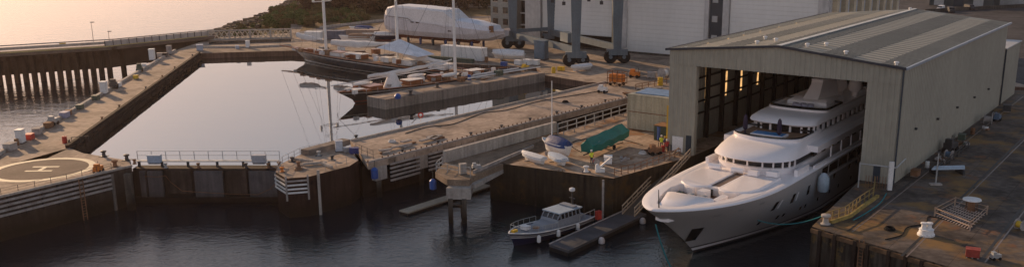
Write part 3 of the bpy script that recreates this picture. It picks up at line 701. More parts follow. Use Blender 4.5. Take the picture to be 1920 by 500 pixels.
def stripe_mesh(rows, q0, q1, off=.04):
    """band following the hull between two fractions of the freeboard"""
    b = MB(); 
    def pt(r, q):
        for a, c in zip(r[1:], r[2:]):
            zt = r[-1][2]
            if a[2] <= q*zt <= c[2]+1e-6:
                f = (q*zt-a[2])/max(1e-6, c[2]-a[2]); return [lerp(a[i], c[i], f) for i in range(3)]
        return list(r[-1])
    for s in (-1, 1):
        vs = []
        for r in rows:
            for q in (q0, q1): x, y, z = pt(r, q); vs.append((x-(off if y < .4 else 0), (y+off)*s, z))
        b.add(vs, [(2*i, 2*i+2, 2*i+3, 2*i+1) if s > 0 else (2*i, 2*i+1, 2*i+3, 2*i+2) for i in range(len(rows)-1)])
    return b

# ------------------------------------------------------------------ the big yacht in the dock
YB = Vector((18.2, 120.1, TIDE))
Y = thing('motor_yacht', 'very large white motor yacht lying bow out in the covered dock', 'yacht', YB, AX)
# local: x aft, y to port (left in the photo), z above water
def sheer(s): return 7.3+1.25*max(0, min(1, (10-s)/22.5))**1.6
def stem(z): return -11.7*(max(0, z)/8.5)**1.12 if z > 0 else -z*.6
BM = 7.75
def hb_(s, z):
    q = max(0, min(1, z/7.6)); x0 = stem(z); Ln = lerp(29, 25, q); t_ = (s-x0)/Ln
    if t_ <= 0: return 0
    Bz = lerp(7.1, BM, q**.7) if z >= 0 else 6.3
    if t_ >= 1: y = Bz
    else: y = Bz*(1-(1-t_)**lerp(1.45, 2.45, q))**lerp(1.0, .66, q)
    if s > 62: y *= 1-.25*((s-62)/12)**2
    return y
us = [0, .003, .008, .016, .03, .05, .075, .1, .14, .18, .23, .28, .34, .4, .46, .52, .6, .68, .76, .84, .92, 1.0]
rows = []
for u in us:
    row = []
    for q in (-1.5, 0, .05, .09, .2, .35, .5, .65, .8, .92, 1):
        if q == -1.5: z = -1.5
        else:
            z = q*7.3
            for _ in range(6): z = q*sheer(stem(z)+u*27)
        s_ = stem(z)+u*lerp(29, 25, max(0, q)); row.append((s_, hb_(s_, z), z))
    rows.append(row)
for s_ in (19, 24, 30, 38, 48, 58, 66, 73):
    row = []
    for q in (-1.5, 0, .05, .09, .2, .35, .5, .65, .8, .92, 1):
        z = -1.5 if q == -1.5 else q*sheer(s_); row.append((s_, hb_(s_, z), z))
    rows.append(row)
# order stations consistently: the fore grid ends near s=12..29, blend
fore = rows[:len(us)]; rows = fore+[r for r in rows[len(us):] if r[0][0] > max(p[0] for p in fore[-1])+.5]
hb = hull_mesh(rows)
def hull_mat():
    m = hull_m; nt = m.node_tree; N = nt.nodes; L = nt.links; bs = N['Principled BSDF']; old = bs.inputs['Base Color'].links[0].from_socket
    tc = N.new('ShaderNodeTexCoord'); sp = N.new('ShaderNodeSeparateXYZ'); L.new(tc.outputs['Object'], sp.inputs[0]); cr = N.new('ShaderNodeValToRGB'); cr.color_ramp.interpolation = 'CONSTANT'
    mp = N.new('ShaderNodeMath'); mp.operation = 'MULTIPLY'; mp.inputs[1].default_value = .1; L.new(sp.outputs['Z'], mp.inputs[0]); L.new(mp.outputs[0], cr.inputs[0])
    e = cr.color_ramp.elements; e[0].position = 0; e[0].color = (.02, .02, .025, 1); e[1].position = .035; e[1].color = (1.8, 1.8, 1.8, 1)
    for ps_, cc in ((.075, .06), (.10, 1.0)): x = e.new(ps_); x.color = (cc, cc, cc, 1)
    mx = N.new('ShaderNodeVectorMath'); mx.operation = 'MULTIPLY'; L.new(old, mx.inputs[0]); L.new(cr.outputs[0], mx.inputs[1]); L.new(mx.outputs[0], bs.inputs['Base Color'])
hull_mat()
hb.build('hull', hull_m, Y, True)
# stations for the top edge
edge = []
s_ = -12.5
tops = [(r[-1][0], r[-1][1], r[-1][2]) for r in rows]
def tophw(s):
    for a, c in zip(tops, tops[1:]):
        if a[0] <= s <= c[0]: return lerp(a[1], c[1], (s-a[0])/max(1e-6, c[0]-a[0]))
    return tops[-1][1] if s > 0 else 0
# cap rail / broad white gunwale: sloping inward and slightly up
b = MB()
for sgn in (-1, 1):
    vs = []
    for s, y, z in tops:
        yy = max(0, y-1.0*min(1, y/2.5)); dz = .22
        vs += [(s, y*sgn, z), (s-.02, (y+.05)*sgn, z+.10), (s+.1*(y < 2), max(0, y-.12)*sgn, z+.2), (s+.8*(1-min(1, y/3)), yy*sgn, z+dz)]
    f = []
    for i in range(len(tops)-1):
        for j in range(3):
            q = (4*i+j, 4*(i+1)+j, 4*(i+1)+j+1, 4*i+j+1); f.append(q if sgn > 0 else q[::-1])
    b.add(vs, f)
b.build('gunwale', yw_m, Y, True)
# foredeck with mooring well
wf, wa = -8.6, 5.0
def wellhw(s):
    if s < wf or s > wa: return 0
    return max(0, min(tophw(s)-2.1, 4.5))*min(1, ((s-wf)/.35)**.5)*(1 if s < wa-.3 else max(0, (wa-s)/.3)**.5)
b = MB(); ss = [-10.9, -10.6, -10.2, -9.4, wf]+[wf+.1+k*(wa-wf-.2)/24 for k in range(25)]+[wa, 8, 10, 13, 16, 20, 24]
zf = lambda s: sheer(s)+.2
fl = lambda s: max(6.55, sheer(s)-1.5)
inw = MB(); floor = MB()
for sg in (-1, 1):
    vs = []; wv = []; fv = []
    for s in ss:
        o_ = max(0, tophw(s)-.95); i_ = min(o_, wellhw(s)); vs += [(s, o_*sg, zf(s)), (s, i_*sg, zf(s)+.0)]
        if wf <= s <= wa: wv += [(s, i_*sg, zf(s)+.0), (s, i_*sg, fl(s))]; fv += [(s, i_*sg, fl(s)), (s, 0, fl(s))]
    F = lambda n: [(2*i, 2*i+2, 2*i+3, 2*i+1) if sg > 0 else (2*i, 2*i+1, 2*i+3, 2*i+2) for i in range(n//2-1)]
    b.add(vs, F(len(vs))); inw.add(wv, F(len(wv))); floor.add(fv, F(len(fv)))
b.build('foredeck', yw_m, Y, True); inw.build('well_side', yw_m, Y, True); floor.build('well_floor', M('well_teak', (.13, .075, .045), .7, .3, 1.5, fine=.2), Y)
# raised hatch deck in the well (triangular), sloping slightly
def slabp(pts, z0, z1, name, m, bev=.12, par=Y):
    """bevelled plan shape"""
    c = Vector((sum(p[0] for p in pts)/len(pts), sum(p[1] for p in pts)/len(pts), 0)); b = MB()
    r0 = [(p[0], p[1], z0) for p in pts]; r1 = [(p[0], p[1], z1-bev) for p in pts]
    r2 = [(c.x+(p[0]-c.x)*(1-bev*.35), c.y+(p[1]-c.y)*(1-bev*.35), z1) for p in pts]
    if sum(pts[i][0]*pts[(i+1) % len(pts)][1]-pts[(i+1) % len(pts)][0]*pts[i][1] for i in range(len(pts))) < 0: r0.reverse(); r1.reverse(); r2.reverse()
    b.loft([r0, r1, r2]); return b.build(name, m, par, True)
slabp([(-9.0, .9), (-9.3, 0), (-9.0, -.9), (-1.6, -3.3), (-1.1, -3.0), (-1.1, 3.0), (-1.6, 3.3)], 6.6, 8.1, 'foredeck_hatch', yw_m, .12)
# two raised trunks aft of the well with gangway between
for sg in (-1, 1):
    slabp([(5.2, .75*sg), (4.0, 1.4*sg), (3.6, 2.4*sg), (4.0, 3.6*sg), (5.4, 4.9*sg), (7.5, 5.5*sg), (14.5, 5.7*sg), (14.8, .75*sg)], 6.6, 7.78, 'deck_trunk', yw_m, .08)
MB().box((9.8, 0, 7.56), (9.6, 1.4, .05)).build('gangway', M('gangway_teak', (.20, .14, .11), .7), Y)
# windlasses, bits, hoses in the well
for x, y in ((.6, .9), (.6, -.9)):
    b = MB(); b.lathe((x, y, 6.6), [(.45, 0), (.45, .5), (.25, .6), (.22, .95), (.42, 1.05), (.1, 1.15)], 12); b.build('windlass', galv_m, Y, True)
for x, y, m_, s in ((2.4, 0, yw_m, (1.5, 1.2, 1.3)), (-.2, 3.4, teak_m, (1.2, .5, .6)), (1.8, 3.2, contg_m, (.7, .7, .7)), (3.0, 2.2, yw_m, (.8, .8, 1.2)), (.3, -3.2, yw_m, (3.2, .8, 1.25)), (4.4, .2, glass_m, (.3, 1.0, .9)), (.9, 2.4, red_m, (.4, .4, .5))):
    MB().box((x, y, 6.6+s[2]/2), s).build('deck_locker', m_, Y)
MB().tube((-9.9, 0, 8.5), (-10.1, 0, 10.8), .09, .05).build('jackstaff', steel_m, Y)
# hull side patches
def patch(s0, s1, z0, z1, skew=0, off=.03, sides=(-1,), name='hull_window', m=None, n=5):
    for sg in sides:
        vs = []; b = MB()
        for i in range(n+1):
            for z in (z0, z1):
                s = lerp(s0, s1, i/n)+skew*(z-z0)/(z1-z0); vs.append((s, (hb_(s, z)+off)*sg, z))
        b.add(vs, [(2*i, 2*i+1, 2*i+3, 2*i+2) if sg < 0 else (2*i, 2*i+2, 2*i+3, 2*i+1) for i in range(n)]); b.build(name, m or glass_m, Y)
patch(-2.9, -1.3, 2.2, 4.5, -1.0, .06, (-1, 1), 'anchor_pocket')
patch(-3.2, -2.2, 3.4, 3.75, -.3, .12, (-1, 1), 'anchor', white_m)
for s0 in (9.6, 14.6, 20.0, 27.5, 31, 38, 41.5, 48): patch(s0, s0+.95, 4.3, 5.6, .25, .03, (-1, 1))
for s0 in (11.1, 16.1): patch(s0, s0+.5, 4.3, 5.6, .25, .035, (-1,), 'window_shutter', yw_m)
for s0 in (9, 13, 14.5, 19, 20.5, 25, 30, 34, 40): patch(s0, s0+.55, 2.2, 2.75, 0, .03, (-1, 1), 'porthole')
for s0 in (-3.4, .6, 5): patch(s0, s0+1.1, 6.3, 6.6, .05, .05, (-1, 1), 'fairlead', galv_m)
patch(-14, 24, 6.95, 7.15, 0, .03, (-1, 1), 'knuckle_line', M('hull_shadow', (.38, .36, .35), .4), 40) if False else None
# rounded-front deckhouse outlines
def outline(s0, d, w, s1, n=18, p=2.4, wa_=None):
    pts = []; wa_ = wa_ or w
    for i in range(n+1):
        a = -PI/2+PI*i/n; cx = abs(math.cos(a))**(2/p); sy = math.copysign(abs(math.sin(a))**(2/p), math.sin(a)); pts.append((s0+d-d*cx, w*sy))
    pts = [(s1, -wa_)]+pts+[(s1, wa_)]; return pts
def house(name, m, lv, par=Y, smooth=True, caps=(True, True)):
    """lv: list of (outline args, z)"""
    b = MB(); rings = []
    for o_, z in lv:
        pts = outline(*o_); zz = z if callable(z) else (lambda x, y, z=z: z); rings.append([(x, y, zz(x, y)) for x, y in pts][::-1])
    b.loft(rings, caps=caps); return b.build(name, m, par, smooth)
AE = 66
# bridge deck
house('bridge_sill', yw_m, [((16.0, 4.6, 5.9, AE), 7.0), ((15.8, 4.6, 5.9, AE), 8.3), ((16.1, 4.5, 5.7, AE), 8.35)])
house('bridge_glazing', glass_m, [((16.4, 4.5, 5.6, 28), 8.25), ((15.9, 4.5, 5.6, 28), 9.5)])
def mullions(name, s0, d, w, z0, z1, fr, wd=.24, dp=.2, lean=0):
    o_ = outline(s0, d, w, s0+30, 60); 
    for f in fr:
        i = f*(len(o_)-1); k = int(i); a = Vector((*o_[k], 0)); c = Vector((*o_[min(k+1, len(o_)-1)], 0)); q = a.lerp(c, i-k); tg = (c-a).normalized()
        MB().box((q.x-lean/2, q.y, (z0+z1)/2), (wd, dp, z1-z0), rz=math.atan2(tg.y, tg.x)).build(name, yw_m, Y)
mullions('window_mullion', 16.15, 4.5, 5.66, 8.3, 9.5, (.06, .14, .22, .31, .40, .5, .60, .69, .78, .86, .94))
house('bridge_house', yw_m, [((27, .5, 5.7, AE), 8.2), ((27, .5, 5.7, AE), 9.5)])
zc = lambda x, y: 11.05-.55*max(0, (19-x)/8)**1.5-.35*(abs(y)/7.4)**3
house('bridge_roof', yw_m, [((15.4, 5.4, 5.6, AE), 9.36), ((14.6, 5.6, 6.0, AE), 9.38), ((14.4, 5.7, 6.2, AE), 9.5), ((14.6, 5.7, 6.1, AE), 9.7), ((15.6, 5.5, 5.9, AE), 10.2), ((17.4, 5.0, 5.6, AE), 10.75), ((20.4, 3.6, 5.25, AE), 11.2)])
# side decks at bridge level: bulwark strip and lower superstructure windows
for sg in (-1, 1):
    MB().box((46, sg*7.35, 7.55), (46, .35, .75)).build('side_bulwark', yw_m, Y)
    b = MB(); b.box((46, sg*6.95, 7.2), (46, 1.1, .12)); b.build('side_deck', teak_m, Y)
    for k in range(9):
        MB().box((27.5+k*3.6, sg*5.76, 8.8), (1.5, .1, .85)).build('house_window', glass_m, Y)
    for k in range(8): MB().box((30+k*4.6, sg*7.3, 8.6), (.22, .2, 1.9)).build('deck_post', yw_m, Y)
    MB().box((46, sg*6.4, 10.1), (44, 1.9, .9)).build('upper_bulwark', yw_m, Y)
patch(25.5, 66, 5.75, 7.05, 0, .03, (-1, 1), 'deck_opening', glass_m, 8)
patch(24.5, 68, 5.15, 5.6, 0, .12, (-1, 1), 'rubbing_strake', yw_m, 8)
for k in range(9): patch(28+k*4.4, 28.3+k*4.4, 5.6, 7.1, 0, .07, (-1, 1), 'opening_post', yw_m, 1)
# the whitish fender bag hanging at the side
b = MB(); b.lathe((23.8, -8.6, 3.9), [(.25, 0), (.75, .3), (.85, 1.2), (.8, 2.3), (.35, 2.9), (.05, 3.0)], 14); b.build('side_fender', M('pale_blue_cover', (.42, .50, .56), .7), Y, True)
MB().box((33, -6.35, 9.1), (.9, .15, .7)).build('lifebuoy_case', yell_m, Y)
# jacuzzi terrace
house('terrace_coaming', yw_m, [((20.5, 3.2, 5.2, 31), 10.8), ((20.3, 3.2, 5.3, 31), 11.55), ((20.5, 3.1, 5.15, 31), 11.65), ((20.8, 3.0, 4.9, 31), 11.6), ((20.9, 3.0, 4.8, 31), 11.2)], caps=(False, False))
house('terrace_deck', teak_m, [((20.9, 3, 4.9, 31), 11.15), ((20.9, 3, 4.9, 31), 11.25)])
house('terrace_glass', glass_m, [((20.5, 3.2, 5.2, 28), 11.62), ((20.5, 3.2, 5.2, 28), 11.9)], caps=(False, False))
MB().box((23.9, .1, 11.4), (2.4, 5.0, .35)).build('pool_surround', yw_m, Y)
MB().box((23.9, .1, 11.6), (1.9, 4.6, .06)).build('pool_cover', poolw_m, Y)
for y in (3.9, -1.6):
    MB().lathe((23.4+(y > 0)*.4, y, 11.2), [(.4, 0), (.12, .1), (.1, .5), (.34, .7), (.38, 1.6), (.26, 2.6), (.05, 2.9)], 10).build('folded_parasol', purple_m, Y, True)
# upper house
house('upper_glazing', glass_m, [((27.9, 2.2, 4.8, 60), 11.1), ((27.7, 2.2, 4.8, 60), 12.5)])
house('upper_sill', yw_m, [((27.6, 2.2, 4.9, 60), 10.9), ((27.6, 2.2, 4.9, 60), 11.2)], caps=(False, True))
mullions('window_mullion', 27.75, 2.2, 4.86, 11.3, 12.5, (.1, .2, .3, .42, .58, .7, .8, .9), .3)
for sg in (-1, 1):
    b = MB()
    for k in range(12): MB().box((30.6+k*2.3, sg*4.86, 11.9), (.9, .14, 1.25)).build('window_pier', yw_m, Y)
def brow(x, y): return 12.85+.28*math.cos(y/5.6*2*PI*1.0)*max(0, (27-x)/3)*.6
house('upper_roof', yw_m, [((27.8, 2.2, 4.9, 60), 12.55), ((26.7, 2.6, 5.2, 62), lambda x, y: 12.4+.25*math.exp(-(y/1.0)**2)*(x < 28)), ((26.5, 2.6, 5.3, 62), 12.6), ((27.0, 2.6, 5.2, 62), 13.0), ((29.5, 2.6, 5.0, 62), 13.35), ((33, 2.0, 4.85, 62), 13.5)])
# flybridge
house('fly_coaming', yw_m, [((33.7, 1.6, 4.8, 58), 13.3), ((33.5, 1.6, 4.85, 58), 13.8), ((33.9, 1.6, 4.6, 58), 13.82), ((34.0, 1.5, 4.5, 58), 13.6)], caps=(False, True))
house('fly_windscreen', glass_m, [((33.7, 1.6, 4.7, 42), 13.8), ((33.9, 1.6, 4.6, 42), 14.15)], caps=(False, False))
for k, (x, y) in enumerate(((35.6, .5), (35.8, -.5), (36.4, 0), (36.3, 1.2), (36.4, -1.2))):
    b = MB(); b.lathe((x+.6, y, 13.62), [(.5, 0), (.52, .4), (.46, .5), (.2, .48)], 12); b.build('round_seat', M('seat_lilac', (.50, .46, .55), .7), Y, True)
slabp([(38.5, 3.2), (38.5, -3.2), (46, -3.4), (46, 3.4)], 13.5, 14.3, 'sun_deck_housing', yw_m, .2)
# mast
b = MB(); rg = []
for z, x0, x1, wv_ in ((14.2, 39.8, 46.5, 2.3), (15.2, 41.3, 47.0, 2.0), (16.7, 42.8, 47.3, 1.6), (17.2, 42.6, 47.3, 1.8)):
    rg.append([(x0, wv_*.55, z), (x0, -wv_*.55, z), (x1, -wv_, z), (x1, wv_, z)][::-1])
b.loft(rg); b.build('radar_mast', yw_m, Y, True)
MB().box((44.3, 0, 17.6), (1.0, 3.2, .25)).build('radar_scanner', yw_m, Y); MB().box((44.3, 0, 17.35), (.4, .4, .3)).build('scanner_motor', galv_m, Y)
for x, y in ((50.5, -1.2), (50.5, -3.8), (50.5, 2.5)):
    b = MB(); b.lathe((x, y, 13.7), [(.5, -.3), (.55, .6), (1.1, 1.1), (1.2, 1.7), (1.0, 2.4), (.5, 2.85), (.05, 3.0)], 16); b.build('satellite_dome', yw_m, Y, True)
# liferafts by the bridge
for x, y in ((13.6, .3), (13.9, 3.9)):
    b = MB(); b.tube((x, y-.9, 8.15), (x, y+.9, 8.15), .42, n=12); b.build('liferaft_canister', yw_m, Y, True)
for x, y, wv_ in ((15.0, -4.6, 1.6), (14.0, -2.2, 1.4)): MB().box((x-.6, y, 8.2), (1.0, wv_, .7)).build('deck_seat', yw_m, Y)
for sg in (-1, 1): MB().box((19.5, sg*6.8, 7.95), (4.5, .5, .9)).build('wing_bulwark', yw_m, Y)

def rope(name, label, a, c, sag, r=.05, m=None, n=10):
    a = Vector(a); c = Vector(c); b = MB(); pts = [(c-a)*(i/n)-Vector((0, 0, sag*4*(i/n)*(1-i/n))) for i in range(n+1)]
    b.path(pts, r, 5); o = b.build(name, m or rope_m); o.location = a; return tag(o, label, 'rope')
ydir = lambda x, y, z: YB+ax*x-rt*y+Vector((0, 0, z))
rope('mooring_rope', 'teal mooring rope hanging from the bow of the yacht into the water', ydir(-9.5, .6, 6.2), ydir(-7.5, -1.5, -.6), .9, .09)
rope('mooring_rope', 'green mooring rope from the yacht side to the capstan on the dock corner', ydir(4, -7.0, 4.6), q0+Vector((2.0, 1.0, 1.3)), .9, .07)

# ------------------------------------------------------------------ things on the right hand dock
small('bollard', 'mooring_capstan', 'pale capstan on the outer corner of the dock holding the rope', 'capstan', q0+Vector((1.9, .9, 0)), 1.5, 0, conc_m)
t = thing('white_capstan', 'white twin headed mooring capstan standing on the lit dock', 'capstan', W(1736, 440))
MB().lathe((0, 0, 0), [(1.0, 0), (1.0, .2), (.9, .25), (.8, .7), (.88, .75), (.7, .8)], 18).build('capstan_base', white_m, t, True)
for x in (-.35, .3): MB().lathe((x, 0, .8), [(.42, 0), (.3, .1), (.26, .5), (.4, .62), (.38, .75), (.05, .8)], 12).build('capstan_head', white_m, t, True)
MB().box((.1, .2, 1.2), (.25, .25, .6)).build('hand_wheel', white_m, t)
t = thing('barrier_frame', 'rusty low barrier frame with crossed bars around an opening on the dock', 'barrier', W(1752, 398), AX-PI/2)
cw = [W(1752, 405), W(1818, 432), W(1850, 402), W(1790, 385)]; o_ = W(1752, 398); inv = Matrix.Rotation(-(AX-PI/2), 3, 'Z'); cl = [inv @ (p-o_) for p in cw]
b = MB()
for a, c in zip(cl, cl[1:]+cl[:1]):
    for z in (.55, 1.1): b.bar(a+Vector((0, 0, z)), c+Vector((0, 0, z)), .07, .07)
barr_m = M('rusty_pale_rail', (.42, .30, .22), .8, .25, 1)
b.build('rail', barr_m, t)
for a in cl: MB().box((a.x, a.y, .6), (.16, .16, 1.2)).build('post', barr_m, t)
b = MB(); A_, B_, C_, D_ = cl
for i in range(1, 13):
    f = i/13; b.bar(A_.lerp(B_, f)+Vector((0, 0, .12)), D_.lerp(C_, min(1, f))+Vector((0, 0, .12)), .12, .06)
for i in range(1, 7): f = i/7; b.bar(A_.lerp(D_, f)+Vector((0, 0, .2)), B_.lerp(C_, f)+Vector((0, 0, .2)), .12, .06)
b.build('grating', M('pale_grating', (.5, .40, .34), .8), t)
t = thing('mushroom_vent', 'white disc topped vent standing behind the barrier frame', 'vent', W(1820, 396))
MB().lathe((0, 0, 0), [(.5, 0), (.45, 1.3), (.4, 1.5)], 12).build('vent_stem', rust_m, t, True); MB().lathe((0, 0, 1.5), [(.3, 0), (1.15, .05), (1.1, .2), (.2, .3)], 20).build('vent_cap', white_m, t, True)
for k in range(3): a = 2*PI*k/3; MB().bar((.8*math.cos(a), .8*math.sin(a), 0), (.7*math.cos(a), .7*math.sin(a), 1.52), .1, .1).build('vent_leg', rust_m, t)
small('crate', 'red_crate', 'bright red crate near the front edge of the dock', 'crate', W(1823, 481), .95, -.4, M('dull_red', (.30, .05, .035), .7, .3, 2))
small('machine', 'white_pump', 'white pump set on the edge of the dock right of the red crate', 'pump', W(1866, 486), .6, .2, galv_m)
small('reel', 'hose_reel', 'timber hose reel at the right edge of the dock', 'reel', W(1912, 430), 1, .5, yell_m)
t = thing('dock_fender', 'row of dark vertical timber fenders on the front wall of the dock', 'fender', q0, dirang(q0, q1))
for k in range(9):
    MB().box((1.6+k*2.3+random.uniform(-.5, .5), -.2, -3.1), (.42, .36, 6.0)).build('fender_post', tdark_m, t)
MB().box((10, -.12, -.45), (20, .22, .5)).build('waling', M('rusty_waling', (.16, .10, .06), .9, .4, .8), t)
# crane rails in the ground
def strip(name, pts, wd, z, m, par=None):
    b = MB()
    for a, c in zip(pts, pts[1:]):
        d = (c-a).normalized(); n = Vector((-d.y, d.x, 0))*wd/2; b.add([(a-n)+Vector((0, 0, z)), (c-n)+Vector((0, 0, z)), (c+n)+Vector((0, 0, z)), (a+n)+Vector((0, 0, z))], [(0, 1, 2, 3)])
    return struct(name, b, m, par)
railm = M('rail_slot', (.02, .018, .016), .6)
for i, (u, v) in enumerate(((1700, 470), (1845, 480), (1600, 425))):
    p = W(u, v); strip('crane_rail', [p-ax*2, p+ax*110], .35 if i < 2 else .3, .010, railm)
    strip('crane_rail_edge', [p-ax*2+rt*.5, p+ax*110+rt*.5], .18, .010, M('rail_steel', (.18, .14, .12), .5))
# scaffolding rails beside the dock door
pts = [W(1548, 417), W(1585, 405), W(1612, 385), W(1637, 368), W(1640, 348)]
railing('dock_edge_railing', 'yellowish railing bending around the dock corner toward the shed door', pts, 1.3, 1.6, M('yellowed_steel', (.22, .16, .06), .7, .2, 1), .06, 1)
kerb('dock_edge_kerb', 'rusty yellow kerb along the curved dock corner', [p+Vector((.5, -.4, 0)) for p in pts[:4]], .4, .4, M('yellow_kerb', (.35, .26, .09), .8, .3, 1))
t = thing('pipe_gate', 'pale pipe gate frame standing by the right shed post', 'gate', W(1645, 355))
b = MB(); b.tube((-2.3, 1.2, 0), (-2.3, 1.2, 3.6), .1); b.tube((-2.3, 1.2, 3.4), (2.2, -.4, 3.2), .1); b.tube((2.2, -.4, 3.2), (3.8, .8, 4.2), .1); b.build('frame', galv_m, t)
MB().box((1.6, -.2, 2.0), (.6, .4, 4.0)).build('gate_post', white_m, t)
b = MB(); [b.bar((-1.4+.35*k, .9-.12*k, .1), (-1.4+.35*k, .9-.12*k, 1.8), .06, .06) for k in range(8)]; b.build('mesh_panel', rust_m, t)
t = thing('pipe_rack', 'blue white pipes stacked on trestles beside the shed wall', 'pipes', W(1775, 325), .1)
for k in range(5): MB().tube((-2.8+.3*k, -.8+.4*k, .9), (2.2+.2*k, -.9+.4*k, .9), .11, n=8).build('pipe', M('pale_pipe', (.42, .50, .58), .5), t)
for x in (-2, 2): MB().box((x, 0, .4), (.3, 2.4, .75)).build('trestle', steel_m, t)
t = thing('lamp_post', 'thin grey lamp post next to the pipe rack', 'lamp post', W(1754, 346))
MB().tube((0, 0, 0), (0, 0, 4.6), .13, .08).build('pole', galv_m, t); MB().box((0, 0, .1), (1.6, .8, .25)).build('base', conc_m, t); MB().box((0, 0, 4.7), (.5, .3, .2)).build('lamp_head', steel_m, t)
cl_m = [rust_m, contg_m, steel_m, M('dull_blue', (.10, .16, .24), .7), timber_m, white_m]
kinds = ['crate', 'drum', 'pile', 'reel', 'machine', 'pile']
names = {'crate': 'storage_crate', 'drum': 'oil_drum', 'pile': 'timber_stack', 'reel': 'cable_reel', 'machine': 'pump_unit'}
cols = ['rusty', 'dark green', 'black', 'dull blue', 'grey', 'white']
for k in range(13):
    p = RB+ax*(7+k*5.0+random.uniform(-1.5, 1.5))+rt*random.uniform(1.2, 3.0); kd = kinds[k % 6]; ci = (k*5+k//6) % 6
    small(kd, names[kd], cols[ci]+' '+{'crate': 'crate', 'drum': 'drum', 'pile': 'plank pile', 'reel': 'reel', 'machine': 'pump'}[kd]+', '+ORD[k]+' item from the shed corner along its side wall', kd if kd != 'pile' else 'timber', p, random.uniform(.9, 1.5), AX+random.uniform(-.3, .3), cl_m[ci])
railing('side_railing', 'low dark barrier along the shed side wall behind the pipes', [RB+ax*10+rt*3.6, RB+ax*30+rt*3.6], 1.1, 2.5, steel_m, .06, 1)

# ------------------------------------------------------------------ slab: containers, fence, boats
cpos = W(1177, 242)
for k, lb in enumerate(('lower beige shipping container beside the shed', 'upper beige shipping container stacked under a blue sheet')):
    t = thing('shipping_container', lb, 'container', cpos+Vector((0, 0, .15+k*3.15)), AX-PI/2)
    b = MB(); b2 = 7.9
    ribbed(b, (0, 0, 0), (b2, 0, 0), lambda f: 0, lambda f: 3.0, .5, .05); ribbed(b, (b2, 0, 0), (b2, 6, 0), lambda f: 0, lambda f: 3.0, .5, .05)
    ribbed(b, (b2, 6, 0), (0, 6, 0), lambda f: 0, lambda f: 3.0, .5, .05); ribbed(b, (0, 6, 0), (0, 0, 0), lambda f: 0, lambda f: 3.0, .5, .05); b.build('container_side', contb_m, t)
    MB().box((b2/2, 3, 3.02), (b2+.15, 6.15, .12)).build('container_roof', contb_m, t); MB().box((b2/2, 3, 0), (b2+.12, 6.12, .14)).build('container_floor', rust_m, t)
    for x in (0, b2):
        for y in (0, 6): MB().box((x, y, 1.5), (.2, .2, 3.05)).build('corner_post', contb_m, t)
o = MB().box((0, 0, 0), (6.8, 4.6, .12), rx=.04).build('blue_sheet', M('blue_sheet', (.16, .26, .42), .5, .2, .6, .5, 2)); o.location = cpos+rt*4.2+ax*3.4+Vector((0, 0, 6.55)); o.rotation_euler = (0, 0, AX-PI/2); tag(o, 'blue sheet covering the roof of the stacked containers', 'sheet')
t = thing('storage_container', 'small dark green container in front of the shed corner', 'container', W(1226, 262), AX-PI/2)
b = MB()
for a, c in (((0, 0, 0), (2.8, 0, 0)), ((2.8, 0, 0), (2.8, 3, 0)), ((2.8, 3, 0), (0, 3, 0)), ((0, 3, 0), (0, 0, 0))): ribbed(b, a, c, lambda f: 0, lambda f: 2.5, .4, .05)
b.build('container_side', contg_m, t); MB().box((1.4, 1.5, 2.55), (2.95, 3.15, .1)).build('container_roof', M('rusty_roof', (.30, .17, .09), .8), t)
t = thing('access_tower', 'tall yellow ladder tower between the containers and the shed', 'ladder tower', LBc-rt*1.3+ax*3.6, AX-PI/2)
for x in (-.5, .5):
    for y in (-.5, .5): MB().box((x, y, 3.4), (.14, .14, 6.8)).build('upright', yell_m, t)
for z in (1.6, 3.3, 5.0, 6.7): MB().box((0, 0, z), (1.2, 1.2, .12)).build('platform', yell_m, t)
MB().box((0, -.55, 3.4), (.95, .05, 6.4)).build('mesh_panel', yell_m, t)
f0 = W(1046, 250); f1 = W(1176, 211)
railing('slab_fence', 'pale post and rail fence along the back of the boat slab', [f0, f1], 1.7, 3.0, galv_m, .08, 1, 'fence')
railing('slab_fence', 'second lower row of rails just in front of the slab fence', [f0+Vector((1.0, -1.4, 0)), f1+Vector((.9, -1.2, 0))], .6, 3.2, timber_m, .08, 0, 'fence')
# yard boats: hull copies
def small_boat(name, label, p, rz, L_, B_, hull_mat_, cover=None, mast=0, zoff=.5, keelm=None, fb=.9, heel=0):
    t = thing(name, label, 'boat', p, rz); t.rotation_euler = (heel, 0, rz)
    rows = make_hull(L_, B_, fb, .9, .3, .5, .45, .3, .45, n=18, fb_end=fb*.8); rows = [[(x, y, z+zoff+.5) for x, y, z in r] for r in rows]
    hull_mesh(rows).build('hull', hull_mat_, t, True); rail_mesh(rows, .12, .12).build('gunwale', white_m, t)
    if keelm: MB().box((L_*.55, 0, zoff*.5+.1), (L_*.45, .12, zoff+.2)).build('keel', keelm, t)
    for x in (.3, .75): MB().box((x*L_, 0, zoff*.5-.02), (.35, B_*.8, zoff+.04)).build('cradle', timber_m, t)
    deck_mesh(rows, .15, .1).build('deck', white_m, t)
    if cover:
        n = 10; rg = []
        f0, f1, hr = cover[1], cover[2], cover[3]
        for i in range(n+1):
            f = lerp(f0, f1, i/n); r = rows[min(len(rows)-1, int(f*(len(rows)-1)))][-1]; y = r[1]+.1; z = r[2]; h = hr*(.75+.25*math.sin(PI*i/n))
            rg.append([(f*L_, -y, z-.35), (f*L_, -y*.95, z+.05), (f*L_, -y*.45, z+h*.7), (f*L_, 0, z+h), (f*L_, y*.45, z+h*.7), (f*L_, y*.95, z+.05), (f*L_, y, z-.35)])
        b = MB(); b.loft(rg); b.build('cover', cover[0], t, True)
    if mast: MB().tube((L_*.36, 0, zoff+1.2), (L_*.36, 0, mast), .11, .06).build('mast', white_m, t)
    return t
pa = W(1017, 285); pb = W(1078, 302)
small_boat('sailing_boat', 'small white sailing boat with blue cover and tall bare mast on the slab', pa, dirang(pa, pb), 6.6, 2.4, white_m, (blue_m, .28, .96, 1.15), 11.8, .6, boot_m, 1.3)
pa = W(978, 297); pb = W(1026, 311)
